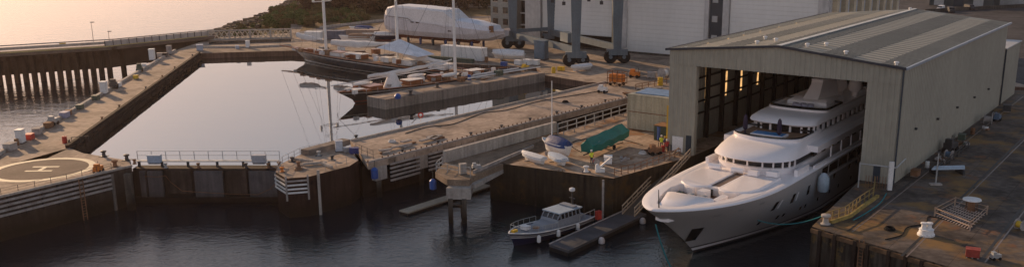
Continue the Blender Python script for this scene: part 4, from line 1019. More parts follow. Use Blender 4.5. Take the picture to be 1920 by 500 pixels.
small_boat('upturned_dinghy', 'long white dinghy with a smooth cover nearest the slab corner', pa, dirang(pa, pb), 5.6, 1.7, white_m, (white_m, .05, .98, .35), 0, .1, None, .6)
pa = W(1030, 298); pb = W(1078, 322)
small_boat('covered_dinghy', 'white dinghy with pale blue deck lying below the blue covered boat', pa, dirang(pa, pb), 5.4, 2.0, white_m, (M('pale_blue_cloth', (.45, .52, .60), .7), .12, .98, .25), 0, .1, None, .6)
# green covered boat on a trailer, ridge high
pa = W(1100, 294); pb = W(1168, 268)
t = thing('covered_boat', 'boat on a trailer under a big green tarpaulin', 'boat', pa, dirang(pa, pb)); Lb = (pb-pa).length-.5; rg = []
for i in range(11):
    f = i/10; wv_ = 1.5*min(1, .75+f*1.2); z0 = .75+.5*f+.15*math.sin(i*2.1); h = 2.9+.6*f+.08*math.sin(i*1.7)
    rg.append([(f*Lb, -wv_*.9, z0), (f*Lb, -wv_, z0+1.1), (f*Lb, -wv_*.55, h-.75+.15*math.sin(i*2.7)), (f*Lb, 0, h), (f*Lb, wv_*.55, h-.75), (f*Lb, wv_, z0+1.1), (f*Lb, wv_*.9, z0)])
b = MB(); b.loft(rg); b.build('tarpaulin', green_m, t, True)
rws = make_hull(Lb-.6, 2.5, 1.1, .9, .2, .5, .45, .3, .6, n=14); rws = [[(x+.3, y, z+1.15) for x, y, z in r] for r in rws]; hull_mesh(rws).build('hull', white_m, t, True)
for s in (-1, 1):
    MB().wheel((Lb*.6, s*1.15, .38), (0, 1, 0), .38, .22).build('trailer_wheel', rubber_m, t); MB().bar((-1, 0, .5), (Lb*.9, s*.9, .55), .12, .12).build('trailer_rail', steel_m, t)
small('reel', 'hose_reel', 'small reel with red hose next to the green covered boat', 'reel', W(1117, 309), .8, .4, red_m)
t = thing('deck_winch', 'white gantry like winch with raised arm on the slab edge', 'winch', W(1125, 322))
MB().box((0, 0, .3), (1.4, .9, .5)).build('base', white_m, t); MB().bar((-.3, 0, .5), (1.6, .4, 2.0), .25, .25).build('arm', white_m, t); MB().lathe((-.4, .1, .5), [(.35, 0), (.3, .6), (.1, .7)], 10).build('drum', white_m, t)
small('bollard', 'bollard', 'white bollard on the slab edge beside the winch', 'bollard', W(1099, 322), 1.1, 0, white_m)
o = MB().box((0, 0, 0), (.7, .04, .5)).build('wall_sign', white_m); pw = W(1116, 329, 0); o.location = onplane(1115, 357, W(1150, 333)+Vector((-.08, -.1, 0)), Vector(((W(918, 303)-W(1150, 334)).y, -(W(918, 303)-W(1150, 334)).x, 0)).normalized())+Vector((0, -.06, 0)); o.rotation_euler = (0, 0, dirang(W(918, 303), W(1150, 334))); tag(o, 'small white sign fixed on the dark slab wall', 'sign')
for i, u in enumerate((1004, 1096)):
    p = W(u, lerp(303, 333, (u-918)/232)); o = MB().bar((0, -.15, -7), (0, -.15, -.1), .3, .3).build('guide_pile', tdark_m); o.location = p; tag(o, ['dark timber guide pile on the slab wall below the white dinghies', 'dark guide pile on the slab wall left of the white sign'][i], 'pile')
o = MB().bar((0, 0, -6.5), (0, 0, .1), .3, .3).build('guide_pile', timber_m); o.location = W(1131, 338); tag(o, 'pale guide pile on the slab wall right of the white sign', 'pile')
# gangway ramp and pontoon
ra = dl-ax*2.2-rt*(-.2); ra = W(1283, 292); rb = W(1178, 403, -5.1)
t = thing('gangway_ramp', 'long sloping gangway from the shed corner down to the pontoon', 'gangway', ra)
D_ = rb-ra; sdn = Vector((D_.y, -D_.x, 0)).normalized()
gm = M('weathered_rail', (.48, .38, .28), .8, .2, 1)
MB().bar(Vector((0, 0, -.1)), D_+Vector((0, 0, -.1)), 2.0, .18).build('walkway', M('ramp_deck', (.10, .085, .07), .85), t)
for s in (-1.0, 1.0):
    b = MB()
    for z in (.05, .6, 1.25): b.bar(sdn*s+Vector((0, 0, z)), D_+sdn*s+Vector((0, 0, z)), .15, .15)
    n = 12
    for k in range(n+1): q = D_*(k/n)+sdn*s; b.bar(q, q+Vector((0, 0, 1.2)), .07, .07)
    b.build('handrail', gm, t)
pp0 = W(1030, 461, -5.4); pp1 = W(1066, 473, -5.4); pdir = (W(1212, 404, -5.4)-W(1066, 473, -5.4)); 
t = thing('pontoon', 'dark floating pontoon between the blue patrol boat and the yacht', 'pontoon', pp0)
poly = [Vector((0, 0, 0)), pp1-pp0, pp1-pp0+pdir, pdir]
b = MB(); b.prism(poly, -.05, .3); b.build('pontoon_deck', M('pontoon_deck', (.08, .085, .095), .8, .25, .4), t)
b = MB(); b.prism([p*1.0 for p in poly], -.9, -.052); b.build('float', rubber_m, t)
MB().bar(Vector((0, 0, .34)), pdir+Vector((0, 0, .34)), .2, .1).build('timber_edge', timber_m, t)
small('cabinet', 'service_box', 'red extinguisher cabinet standing on the pontoon', 'cabinet', W(1122, 411, -5.1), .6, .7, red_m)
for i, (u, v) in enumerate(((1128, 451), (1205, 414))):
    o = MB().lathe((0, 0, -.5), [(.05, 0), (.42, .2), (.45, .6), (.3, .95), (.06, 1.05)], 12).build('ball_fender', [M('pale_fender', (.45, .42, .42), .5), M('grey_fender', (.4, .4, .42), .5)][i], smooth=True); o.location = W(u, v, -5.6); tag(o, ['round pale fender on the outer side of the pontoon', 'round fender at the far end of the pontoon by the yacht'][i], 'fender')

# ------------------------------------------------------------------ patrol boat
bw = W(962, 461, TIDE); bs = W(1092, 417, TIDE); ang = dirang(bw, bs); Lb = (bs-bw).length+1.4
t = thing('patrol_boat', 'blue hulled patrol boat with grey cabin moored at the pontoon', 'boat', bw-Vector((math.cos(ang), math.sin(ang), 0))*.8, ang)
rws = make_hull(Lb, 4.6, 2.0, 1.1, .2, .8, .42, .3, .8, n=26, fb_end=1.25, full=2.6)
hull_mesh(rws).build('hull', navy_m, t, True); deck_mesh(rws, .12, .1).build('deck', deckgrey_m, t)
stripe_mesh(rws, .66, .86, .05).build('rubbing_band', M('fender_grey', (.22, .22, .23), .6), t); rail_mesh(rws, .16, .1).build('gunwale', white_m, t)
stripe_mesh(rws, .60, .65, .03).build('white_line', white_m, t)
def cabin(pts0, z0, pts1, z1, name, m, par):
    b = MB(); b.loft([[(x, y, z0) for x, y in pts0], [(x, y, z1) for x, y in pts1]]); return b.build(name, m, par)
cw_ = 1.55
cabin([(5.2, -1.1), (8.4, -1.75), (8.4, 1.75), (5.2, 1.1)][::1], 1.3, [(5.8, -1.0), (8.4, -1.6), (8.4, 1.6), (5.8, 1.0)], 1.95, 'fore_trunk', deckgrey_m, t)
cabin([(7.6, -1.7), (12.6, -1.75), (12.6, 1.75), (7.6, 1.7)], 1.25, [(8.0, -1.6), (12.6, -1.65), (12.6, 1.65), (8.0, 1.6)], 2.3, 'cabin_side', deckgrey_m, t)
cabin([(8.0, -1.58), (12.5, -1.63), (12.5, 1.63), (8.0, 1.58)], 2.3, [(8.6, -1.45), (12.4, -1.5), (12.4, 1.5), (8.6, 1.45)], 3.05, 'window_band', glass_m, t)
for k in range(6):
    for s in (-1, 1): MB().box((8.55+k*.78, s*1.56, 2.68), (.16, .12, .8), rx=s*.18).build('window_pillar', deckgrey_m, t)
for y in (-1.5, -.5, .5, 1.5): MB().box((8.28, y*.98, 2.68), (.12, .14, .86), ry=.62).build('window_pillar', deckgrey_m, t)
b = MB(); b.box((10.6, 0, 3.12), (4.7, 3.3, .16)); b.build('cabin_roof', M('cabin_roof', (.34, .42, .50), .55), t)
MB().box((11.8, 0, 3.3), (.9, 2.6, .25)).build('roof_rack', deckgrey_m, t)
MB().tube((12.4, -.3, 3.1), (12.3, -.3, 5.3), .16, .1).build('mast', steel_m, t); MB().lathe((12.3, -.3, 5.3), [(.3, 0), (.42, .1), (.42, .4), (.2, .5)], 12).build('radar_dome', white_m, t, True)
MB().box((12.3, -.3, 4.3), (.2, 1.0, .12)).build('aerial_bar', steel_m, t)
b = MB()
bowp = [r[-1] for r in rws[2:13]]
for s in (-1, 1):
    for p, q in zip(bowp, bowp[1:]): b.tube((p[0], p[1]*s*.93, p[2]+.85), (q[0], q[1]*s*.93, q[2]+.85), .035, n=5)
    for p in bowp[::2]: b.tube((p[0], p[1]*s*.93, p[2]), (p[0], p[1]*s*.93, p[2]+.85), .03, n=5)
b.tube((bowp[0][0], bowp[0][1]*.93, bowp[0][2]+.85), (bowp[0][0], -bowp[0][1]*.93, bowp[0][2]+.85), .035, n=5); b.build('pulpit_rail', galv_m, t)
sp = [r[-1] for r in rws[19:]]
for s in (-1, 1):
    b = MB()
    for p, q in zip(sp, sp[1:]): b.tube((p[0], p[1]*s*.95, p[2]+1.0), (q[0], q[1]*s*.95, q[2]+1.0), .05, n=5)
    for p in sp[::2]: b.tube((p[0], p[1]*s*.95, p[2]), (p[0], p[1]*s*.95, p[2]+1.0), .04, n=5)
    b.build('stern_rail', galv_m, t)
MB().box((3.4, .2, 2.0), (.9, 1.1, .5)).build('liferaft', white_m, t); MB().lathe((4.6, -.6, 1.8), [(.5, 0), (.5, .15), (.2, .2)], 12).build('rope_coil', teak_m, t); MB().box((1.1, 0, 2.1), (.8, .5, .3)).build('anchor_winch', yell_m, t)
for x, s in ((3.4, -1), (7.0, -1), (11, -1)):
    yy = [r for r in rws if r[-1][0] >= x][0][-1][1]+.25; MB().lathe((x, yy*s, .35), [(.05, 0), (.28, .15), (.28, .9), (.06, 1.1)], 10).build('side_fender', white_m, t, True)
for x in (13.0, 13.8): MB().box((x, 0, 1.5), (.6, 1.8, .6)).build('aft_locker', deckgrey_m, t)

# ------------------------------------------------------------------ schooners
def schooner(label, p, ang, L_, B_, fb, masts, booms, hullm, extra):
    t = thing('schooner', label, 'sailing yacht', p, ang)
    rws = make_hull(L_, B_, fb, L_*.10, L_*.13, 1.2, .42, .4, .25, n=36, fb_end=fb*.8, full=2.3)
    hull_mesh(rws).build('hull', hullm, t, True); deck_mesh(rws, .35, .15).build('deck', teak_m, t); rail_mesh(rws, .22, .12).build('cap_rail', varn_m, t)
    stripe_mesh(rws, .06, .16, .04).build('boot_stripe', white_m if extra.get('ws') else boot_m, t); stripe_mesh(rws, .78, .83, .04).build('cove_line', sail_m, t)
    mo = []
    for x, h, r in masts:
        mm = MB(); mm.tube((x, 0, fb*.5), (x, 0, h), r, r*.6, 10); mast_ = mm.build('mast', white_m, t, True)
        for zz in (.35, .62):
            z = fb+h*zz; s_b = MB(); s_b.bar((x, -2.0, z), (x, 2.0, z), .14, .12); s_b.build('spreader', white_m, mast_)
        s_ = MB()
        for sy in (-1, 1):
            s_.tube((x+1.2, sy*B_*.46, fb*.8), (x, sy*1.9, fb+h*.35), .028, n=4); s_.tube((x, sy*1.9, fb+h*.35), (x, sy*.1, h*.95), .028, n=4); s_.tube((x-.8, sy*B_*.46, fb*.8), (x, sy*.1, h*.8), .028, n=4)
        s_.build('shrouds', steel_m, t)
    for x0, x1, z0, z1, r in booms:
        n = 14; rings = []
        for i in range(n+1):
            f = i/n; rr = r*(.35+.65*math.sin(PI*min(1, f*1.15+.12))**.5 if f < .9 else .35); c = Vector((lerp(x0, x1, f), .0, lerp(z0, z1, f)-.35*math.sin(PI*f)+.08*math.sin(f*25)))
            rings.append([c+Vector((0, rr*.7*math.cos(a), rr*1.1*math.sin(a))) for a in [2*PI*k/8 for k in range(8)]])
        b = MB(); b.loft(rings); b.build('boom_cover', sail_m, t, True)
    return t, rws
s1a = W(546, 88, 2.0); s1b = W(905, 132, 2.0); s1a.z = LOCK; s1b.z = LOCK; an = dirang(s1a, s1b); L1 = (s1b-s1a).length; dd = (s1b-s1a)/L1
def along(u):  # distance along the schooner centreline seen at column u
    d = ray(u, 100); return (s1a.y*d.x-s1a.x*d.y)/(dd.x*d.y-dd.y*d.x)
m1, m2 = along(612), along(746)
S1, r1 = schooner('large black hulled schooner with two masts moored along the far quay', s1a, an, L1, 9.2, 3.4, [(m1, 46, .42), (m2, 44, .4)], [(m1-12, m1-1.0, 7.0, 6.6, .8), (m1+2.5, m2-1, 6.0, 7.6, .9), (m2+2, m2+17, 5.2, 4.6, .6)], black_m, {'ws': 1})
MB().tube((-5, 0, 3.6), (2, 0, 3.3), .16, .25).build('bowsprit', varn_m, S1)
for x, l_, w_, h_, mm in ((m1+5, 4, 2.8, 1.0, sail_m), (m1-7, 3, 2.2, .8, varn_m), (m1+13, 4, 3.0, 1.1, varn_m), (m2+4, 5, 3.4, 1.2, sail_m), (m2+15, 5, 3.4, 1.2, sail_m), (m1+9.5, 2, 1.6, 1.1, sail_m), (m2-4, 3, 2, 1.1, sail_m), (m1-13, 1.6, 1.2, .7, sail_m)):
    MB().box((x, 0, 2.7+h_/2), (l_, w_, h_)).build('deck_house', mm, S1); MB().box((x, 0, 2.75+h_), (l_+.3, w_+.3, .12)).build('house_roof', sail_m if h_ > 1 else varn_m, S1)
for x in (m1+3, m1+10, m2+8):
    b = MB(); b.box((x, 1.8, 3.3), (3.4, 1.2, .7)); b.build('ship_tender', white_m, S1)
b = MB(); b.add([(m2-4, -3.4, 6.6), (m2+10, -3.0, 5.4), (m2+10, 3.0, 5.4), (m2-4, 3.4, 6.6), (m2+1, 0, 8.8)], [(0, 1, 4), (1, 2, 4), (2, 3, 4), (3, 0, 4)]); b.build('awning', M('awning_white', (.72, .74, .78), .7), S1)
rq_ = random.Random(5)
for k in range(34):
    x = rq_.uniform(5, L1-9); MB().box((x, rq_.uniform(-2.6, 2.6), 3.05+rq_.uniform(0, .5)), (rq_.uniform(.5, 2.2), rq_.uniform(.4, 1.4), rq_.uniform(.4, 1.2)), rz=rq_.uniform(-.2, .2)).build('deck_fitting', [sail_m, sail_m, varn_m, galv_m, teak_m, white_m][k % 6], S1)
st_ = MB()
for x0, z0, x1, z1 in ((-5, 3.7, m1, 44), (0, 3.4, m1, 30), (4, 3.4, m1, 22), (m1, 44, m2, 30), (m2, 42, L1, 3.4), (m1, 30, m2-6, 3.4)): st_.tube((x0, 0, z0), (x1, 0, z1), .03, n=4)
st_.build('stays', steel_m, S1)
b = MB(); b.box((m1-.6, 0, 16.6), (.3, 6.0, .2)); b.tube((m1-.6, -2.8, 16.6), (m1-.6, -2.8, 17.8), .35, n=8); b.tube((m1-.6, 2.8, 16.6), (m1-.6, 2.8, 18.0), .4, n=8); b.build('radar_yard', white_m, S1)
# second schooner at the finger quay, stern towards the camera side
s2 = W(686, 184, 1.2); s2.z = LOCK; fa = dirang(fn0, fn1); f2 = Vector((math.cos(fa), math.sin(fa), 0)); s2 = s2-Vector((0, 0, 0))
S2c = fn0-f2*4.0+fw*10.6; S2c.z = LOCK
S2, r2 = schooner('classic varnished schooner lying behind the finger quay with covered booms', S2c, fa, 52, 8.0, 2.9, [(33, 40, .38)], [(8, 32, 5.2, 6.4, .42)], M('grey_hull', (.06, .05, .05), .4), {})
dz = MB(); rg = []
for z, a_, c_ in ((2.2, 2.3, 1.7), (3.4, 1.7, 1.3), (4.8, 1.1, .9), (5.4, .6, .5)): rg.append([(14.5+a_*math.cos(q), c_*math.sin(q), z) for q in [2*PI*k/12 for k in range(12)]])
dz.loft(rg); dz.build('sail_cover_drop', sail_m, S2, True)
for x, l_, w_, h_, mm in ((9, 3.6, 3.0, 1.0, varn_m), (20, 4, 2.8, 1.0, varn_m), (27, 3, 2.4, 1.1, varn_m), (5, 2.4, 2, .7, varn_m), (39, 4, 2.6, 1.0, varn_m)):
    MB().box((x, 0, 2.2+h_/2), (l_, w_, h_)).build('deck_house', mm, S2); MB().box((x, 0, 2.25+h_), (l_+.3, w_+.3, .12)).build('house_roof', [sail_m, varn_m][int(l_) % 2], S2)
for x, y in ((9, 2.6), (24, 2.4), (30, -2.4)):
    rr_ = MB(); rr_.loft([[(x-3+6*f, y+.0+.9*math.sin(PI*min(1, f*1.2+.1))**.6*math.cos(a), 3.4+.5*math.sin(a)*math.sin(PI*min(1, f*1.1+.08))**.4) for a in [2*PI*k/8 for k in range(8)]] for f in frange(9)]); rr_.build('covered_tender', white_m, S2, True)
MB().tube((-1.5, 0, 4.4), (30, 0, 4.9), .12).build('spare_spar', sail_m, S2)
rb_ = MB(); [rb_.tube((x, y, 2.2), (x, y, 3.3), .05, n=5) for x in range(2, 48, 3) for y in (-3.2, 3.2)]; rb_.build('stanchions', galv_m, S2)
for k in range(30):
    x = rq_.uniform(3, 46); MB().box((x, rq_.uniform(-2.4, 2.4), 2.5+rq_.uniform(0, .5)), (rq_.uniform(.4, 1.8), rq_.uniform(.4, 1.3), rq_.uniform(.4, 1.1)), rz=rq_.uniform(-.2, .2)).build('deck_fitting', [varn_m, sail_m, galv_m, teak_m, white_m, steel_m][k % 6], S2)
st_ = MB()
for x0, z0, x1, z1 in ((0, 2.8, 33, 38), (50, 2.8, 33, 38), (44, 2.8, 33, 28), (14, 3, 33, 30)): st_.tube((x0, 0, z0), (x1, 0, z1), .035, n=4)
st_.build('stays', steel_m, S2)
o = MB().lathe((0, 0, 0), [(.1, 0), (.6, .15), (.7, .7), (.4, 1.1), (.05, 1.2)], 12).build('ball_fender', bluep_m, smooth=True); o.location = W(746, 186, .6); tag(o, 'bright blue ball fender on the tip of the finger quay', 'fender')
# things on the finger quay
for i, (u, v, kd, mm, ss_, lb) in enumerate(((905, 148, 'pile', timber_m, 1.8, 'grey planks on the right half of the finger quay'), (935, 142, 'crate', contg_m, 1.2, 'dark covered crate in the middle right of the finger quay'), (955, 136, 'pile', timber_m, 2.2, 'long spars at the root of the finger quay'), (880, 150, 'drum', bluep_m, 1.3, 'blue drum on the finger quay right of the tall mast'), (865, 154, 'crate', rust_m, 1, 'rusty crate on the finger quay right of the tall mast'), (820, 164, 'bollard', steel_m, 1.2, 'black bollard on the finger quay left of the tall mast'), (770, 178, 'bollard', steel_m, 1.2, 'black bollard near the tip of the finger quay'), (985, 132, 'machine', yell_m, 1.0, 'small yellow machine at the root of the finger quay'))):
    small(kd, names.get(kd, 'bollard'), lb, kd if kd != 'pile' else 'timber', W(u, v, .6), ss_, fa, mm)
t = thing('spar_stack', 'long masts and spars laid along the finger quay', 'spars', W(872, 150, .6), fa)
for k in range(4): MB().tube((0+k, -1+.5*k, .5+.2*(k % 2)), (24-2*k, -1.2+.55*k, .5+.2*(k % 2)), .2, .14).build('spar', [sail_m, timber_m, sail_m, white_m][k], t)

# ------------------------------------------------------------------ yard: wrapped yacht, container, cabins
p0 = W(736, 76); p1 = W(948, 94); an = dirang(p0, p1); Lw = (p1-p0).length
t = thing('wrapped_yacht', 'motor yacht shrink wrapped in white sheeting standing in the yard', 'yacht', p0, an)
k_ = Lw/38
def sect(x, zb, zt, wd, wt): return [(x*k_, -.6, zb), (x*k_, -wd*.82, zb+.8), (x*k_, -wd, zb+2.2), (x*k_, -wt, zt), (x*k_, wt, zt), (x*k_, wd, zb+2.2), (x*k_, wd*.82, zb+.8), (x*k_, .6, zb)]
b = MB(); b.loft([sect(*a) for a in ((-.8, 4.6, 7.6, 2.4, 2.0), (0, 3.0, 8.2, 3.4, 3.2), (3, 2.0, 7.6, 4.2, 4.2), (10, 1.8, 7.0, 4.5, 4.5), (19, 1.8, 6.4, 4.5, 4.5), (28, 1.9, 5.9, 4.2, 4.3), (34, 2.4, 5.5, 3.4, 3.7), (38.5, 4.0, 5.4, 1.3, 1.8))]); b.build('wrapped_hull', M('wrap_lower', (.55, .53, .55), .45, .08, .4, .5, 1.2, streak=.1), t)
b = MB(); b.loft([[(x*k_, -w0, z0), (x*k_, -w0*.97, z1-.5), (x*k_, -w0*.8, z1), (x*k_, w0*.8, z1), (x*k_, w0*.97, z1-.5), (x*k_, w0, z0)] for x, w0, z0, z1 in ((-.6, 2.2, 6.8, 9.2), (1.0, 3.4, 6.8, 10.4), (4, 4.0, 6.6, 11.1), (12, 4.2, 6.2, 11.0), (21, 4.1, 5.8, 10.6), (24.5, 3.9, 5.6, 8.0))]); b.build('wrapped_house', wrap_m, t)
b = MB(); b.loft([[(x*k_, -w0, z0), (x*k_, -w0*.95, z1-.4), (x*k_, 0, z1), (x*k_, w0*.95, z1-.4), (x*k_, w0, z0)] for x, w0, z0, z1 in ((24, 3.9, 5.4, 8.3), (29, 3.8, 5.2, 7.9), (34.5, 3.3, 5.0, 7.0), (35, 3.2, 5.0, 5.6))]); b.build('wrap_tent', M('wrap_blue_white', (.62, .66, .74), .45, .06, .3, .4, 1.2), t)
b = MB(); b.path([Vector((x*k_, -y, z)) for x, y, z in ((2, 4.15, 7.9), (9, 4.4, 7.6), (11.5, 4.4, 6.4), (19, 4.4, 6.2), (22, 4.35, 5.6))], .12, 5); b.build('wrap_seam', M('seam_tape', (.25, .22, .2), .6), t)
MB().box((35.5*k_, -2.9, 6.0), (1.4, .3, 1.8)).build('wrap_doorway', rust_m, t)
rgk = [[(x, -.4, 1.2), (x, -w_, 2.8), (x, w_, 2.8), (x, .4, 1.2)] for x, w_ in ((3, .8), (8, 3.4), (18, 3.9), (28, 3.6), (33, 2.6))]
b = MB(); b.loft(rgk); b.build('underbody', boot_m, t, True)
for k in range(7):
    for s in (-1, 1): MB().box((4+k*4.8, s*2.8, 1.0), (.5, .5, 2.0)).build('support_stand', [blue_m, steel_m][k % 2], t)
for x, z in ((12, 6.6), (14, 6.6), (26, 4.8)): MB().box((x, -4.5, z), (1.2, .12, .3)).build('wrap_vent', glass_m, t)
def ribcont(name, label, p, rz, l_, w_, h_, m, cat='container'):
    t = thing(name, label, cat, p, rz); b = MB()
    for a, c in (((0, 0, 0), (l_, 0, 0)), ((l_, 0, 0), (l_, w_, 0)), ((l_, w_, 0), (0, w_, 0)), ((0, w_, 0), (0, 0, 0))): ribbed(b, a, c, lambda f: .15, lambda f: h_, .5, .05)
    b.build('container_side', m, t); MB().box((l_/2, w_/2, h_), (l_+.1, w_+.1, .14)).build('container_roof', m, t); MB().box((l_/2, w_/2, .1), (l_, w_, .16)).build('container_floor', steel_m, t)
    for x in (l_*.3, l_*.62): MB().box((x, -.08, h_*.45), (.95, .06, h_*.75)).build('door', m, t)
    return t
a = W(827, 109); c = W(903, 116)
ribcont('site_cabin', 'long white site cabin on the quay behind the black schooner', a, dirang(a, c), (c-a).length, 2.6, 3.4, white_m, 'cabin')
kerb('green_skid', 'low green steel skid in front of the white site cabin', [a+Vector((-3, -2.2, 0)), c+Vector((-2, -2.2, 0))], 1.0, 1.2, contg_m, 'skid')
a = W(922, 113); c = W(985, 114)
small_boat('tarped_boat', 'white tarped boat on stands left of the travel hoist', a, dirang(a, c), (c-a).length, 3.2, white_m, (wrap_m, .03, .97, 1.2), 0, .5, None, 1.0)
a = W(1070, 136); c = W(1108, 130)
small_boat('tarped_dinghy', 'long white covered dinghy lying in front of the hoist wheels', a, dirang(a, c), (c-a).length, 1.9, white_m, (wrap_m, .03, .97, .5), 0, .2, None, .7)
a = W(985, 117)
for i, (u, v, kd, mm, s, lb) in enumerate(((990, 122, 'crate', white_m, 1.4, 'white crate beside the tarped boat'), (1004, 122, 'crate', white_m, 1.3, 'second white crate right of the tarped boat'), (972, 122, 'crate', white_m, 1.2, 'white crate in front of the tarped boat'), (1038, 137, 'drum', yell_m, 1.6, 'yellow drum on the yard near the slip end'), (1052, 133, 'crate', yell_m, 1.0, 'yellow box on the yard near the slip end'), (1190, 146, 'machine', orange_m, 1.3, 'small orange machine right of the orange compressor'), (1222, 146, 'crate', timber_m, 1.3, 'grey pallet load near the shed corner'), (1238, 160, 'drum', yell_m, 2.0, 'tall yellow drum next to the shed corner'), (1130, 174, 'machine', white_m, 1.1, 'small white pump on the main pier deck'), (1245, 148, 'reel', white_m, 2.0, 'big white reel behind the shed corner'), (912, 117, 'drum', rust_m, 1.6, 'rusty drum between the site cabin and the tarped boat'), (1015, 112, 'cabinet', M('hoist_box', (.12, .17, .22), .6), 2.4, 'tall dark blue cabinet left of the hoist wheels'), (1224, 100, 'crate', yell_m, 1.4, 'yellow and black box in front of the big hangar door'), (945, 124, 'crate', bluep_m, 1.0, 'blue crate at the edge of the yard behind the finger quay'))):
    small(kd, names.get(kd, 'site_cabinet'), lb, kd if kd != 'pile' else 'timber', W(u, v), s, AX-PI/2+random.uniform(-.3, .3), mm)
t = thing('orange_compressor', 'orange caged compressor on wheels at the head of the main pier', 'compressor', W(1157, 160), AX-PI/2)
MB().box((0, 0, 1.7), (3.2, 1.8, 1.7)).build('compressor_body', orange_m, t); b = MB()
for x in (-1.9, -.6, .6, 1.9):
    for y in (-1.1, 1.1): b.box((x, y, 1.75), (.12, .12, 2.7))
for z in (.6, 1.7, 3.1):
    for y in (-1.1, 1.1): b.box((0, y, z), (3.9, .12, .12))
    for x in (-1.9, 1.9): b.box((x, 0, z), (.12, 2.3, .12))
b.build('cage', rust_m, t)
for x in (-1.2, 1.2):
    for y in (-.9, .9): MB().wheel((x, y, .35), (0, 1, 0), .35, .2, 12).build('wheel', rubber_m, t)
# fence at the head of the pier
railing('yard_barrier', 'rusty barrier between the pier head and the shed corner', [W(1192, 168), W(1250, 158)], 1.2, 2.0, rust_m, .07, 1)
for i, (u, v) in enumerate(((1185, 178), (1205, 172), (1225, 168), (1240, 175))): small('pile', 'timber_stack', ORD[i]+' heap of scrap timber from the left by the shed corner', 'timber', W(u, v), 1.4, .3*i, [rust_m, steel_m, timber_m, rust_m][i], 'scrap heaps by the shed corner')

# ------------------------------------------------------------------ travel hoist
hc = {'nl': Vector((5.4, 246, 0)), 'nr': Vector((16.2, 251.5, 0)), 'fl': Vector((-12.0, 281, 0)), 'fr': Vector((-1.0, 287, 0))}
t = thing('travel_hoist', 'huge dark blue travel hoist on paired tyres in front of the hangar', 'boat hoist', hc['nl']); O = hc['nl']
for k, p in hc.items():
    q = p-O; b = MB(); b.loft([[(q.x-w_, q.y-w_, z), (q.x+w_, q.y-w_, z), (q.x+w_, q.y+w_, z), (q.x-w_, q.y+w_, z)] for z, w_ in ((2.6, 1.0), (8, 1.1), (21, 1.5))]); b.build('leg', hoist_m, t)
    along_ = (hc['fl']-hc['nl']).normalized(); crs = Vector((-along_.y, along_.x, 0))
    if k == 'nl' or k == 'fl' or k == 'nr' or k == 'fr':
        dx = Vector((1, .05, 0))
        for s in (-1.75, 1.75):
            c = q+dx*s+Vector((0, -.3, 1.65)); MB().wheel(c, (along_.x*.35, along_.y*.35+.9, 0), 1.65, 1.3, 18).build('tyre', rubber_m, t, True)
            MB().wheel(c+Vector((0, -.12, 0)), (along_.x*.35, along_.y*.35+.9, 0), .5, 1.16, 12).build('wheel_hub', hoist_m, t)
        MB().box((q.x, q.y, 2.9), (5.4, 2.2, 1.5)).build('bogie', hoist_m, t); MB().box((q.x-.6, q.y+2.2, 1.6), (2.2, 1.6, 1.8)).build('drive_unit', steel_m, t)
for a_, c_ in (('nl', 'fl'), ('nr', 'fr')): MB().bar(hc[a_]-O+Vector((0, 0, 4.0)), hc[c_]-O+Vector((0, 0, 4.0)), 1.2, 1.6).build('side_beam', hoist_m, t); MB().bar(hc[a_]-O+Vector((0, 0, 21.5)), hc[c_]-O+Vector((0, 0, 21.5)), 1.6, 2.0).build('top_beam', hoist_m, t)
MB().bar(hc['fl']-O+Vector((0, 0, 21.5)), hc['fr']-O+Vector((0, 0, 21.5)), 1.6, 2.0).build('cross_beam', hoist_m, t)
MB().bar(hc['fl']-O+Vector((0, 0, 5)), hc['fr']-O+Vector((0, 0, 5)), .8, 1.0).build('cross_beam', hoist_m, t)
MB().box((-2, 9, 6.3), (2.2, 5, 2.4), rz=.4).build('engine_housing', hoist_m, t)
for x, y in ((0, 0), (1.2, .4)):
    pass
for k, (x, y) in enumerate(((-3, 12), (-6, 20), (7, 14), (4, 24))): b = MB(); b.tube((x, y, 20.5), (x, y, 15.0), .06, n=5); b.box((x, y, 14.7), (.9, .5, .9)); b.build('lifting_block', steel_m, t)

# ------------------------------------------------------------------ hangar
h0 = W(1180, 99); HN = -ax   # facade normal towards us
def hx(u, v=60):
    p = onplane(u, v, h0, ax); return (p-h0).dot(rt), p.z
xL = hx(988)[0]; xR = hx(1552)[0]; HH = 26.0
t = thing('boat_hangar', 'tall pale hangar with huge white shutter doors behind the travel hoist', 'hangar', h0, AX-PI/2)
def panel(name, u0, u1, z0, z1, m, y=0.0, th=.3, par=None):
    a, c = hx(u0)[0], hx(u1)[0]; return MB().box(((a+c)/2, y+th/2, (z0+z1)/2), (c-a, th, z1-z0)).build(name, m, par or t)
b = MB(); b.box(((xL+xR)/2, 30.3, HH/2), (xR-xL, 60, HH)); b.build('main_body', hang_m, t)
for (u0, u1, z0) in ((1018, 1150, 4.0), (1177, 1322, 0), (1368, 1532, 0)):
    x0, x1 = hx(u0)[0], hx(u1)[0]; b = MB(); n = int((HH-2-z0)/1.1); vs = []
    for i in range(n+1):
        z = z0+i*(HH-2-z0)/n
        for yy, dz_ in ((-.15, 0), (-.19, .12)): vs += [(x0, yy, z+dz_), (x1, yy, z+dz_)]
    b.add(vs, [(2*i, 2*i+1, 2*i+3, 2*i+2) for i in range(2*n+1)]); b.build('shutter_door', door_m, t)
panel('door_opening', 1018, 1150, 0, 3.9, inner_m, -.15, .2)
for u0, u1, m_ in ((988, 1016, hang_m), (1150, 1160, M('gold_post', (.42, .34, .22), .6)), (1161, 1177, hang_m), (1322, 1330, hang_m), (1356, 1367, hang_m), (1533, 1552, hang_m)): panel('door_post', u0, u1, 0, HH, m_, -.9, .9)
panel('stair_glazing', 1331, 1355, 0, HH, dblue_m, -.45, .5)
for z in (5, 10, 15): panel('glazing_box', 1336, 1346, z, z+1.6, galv_m, -.7, .3)
panel('base_plinth', 990, 1550, 0, .5, concd_m, -.6, .5)
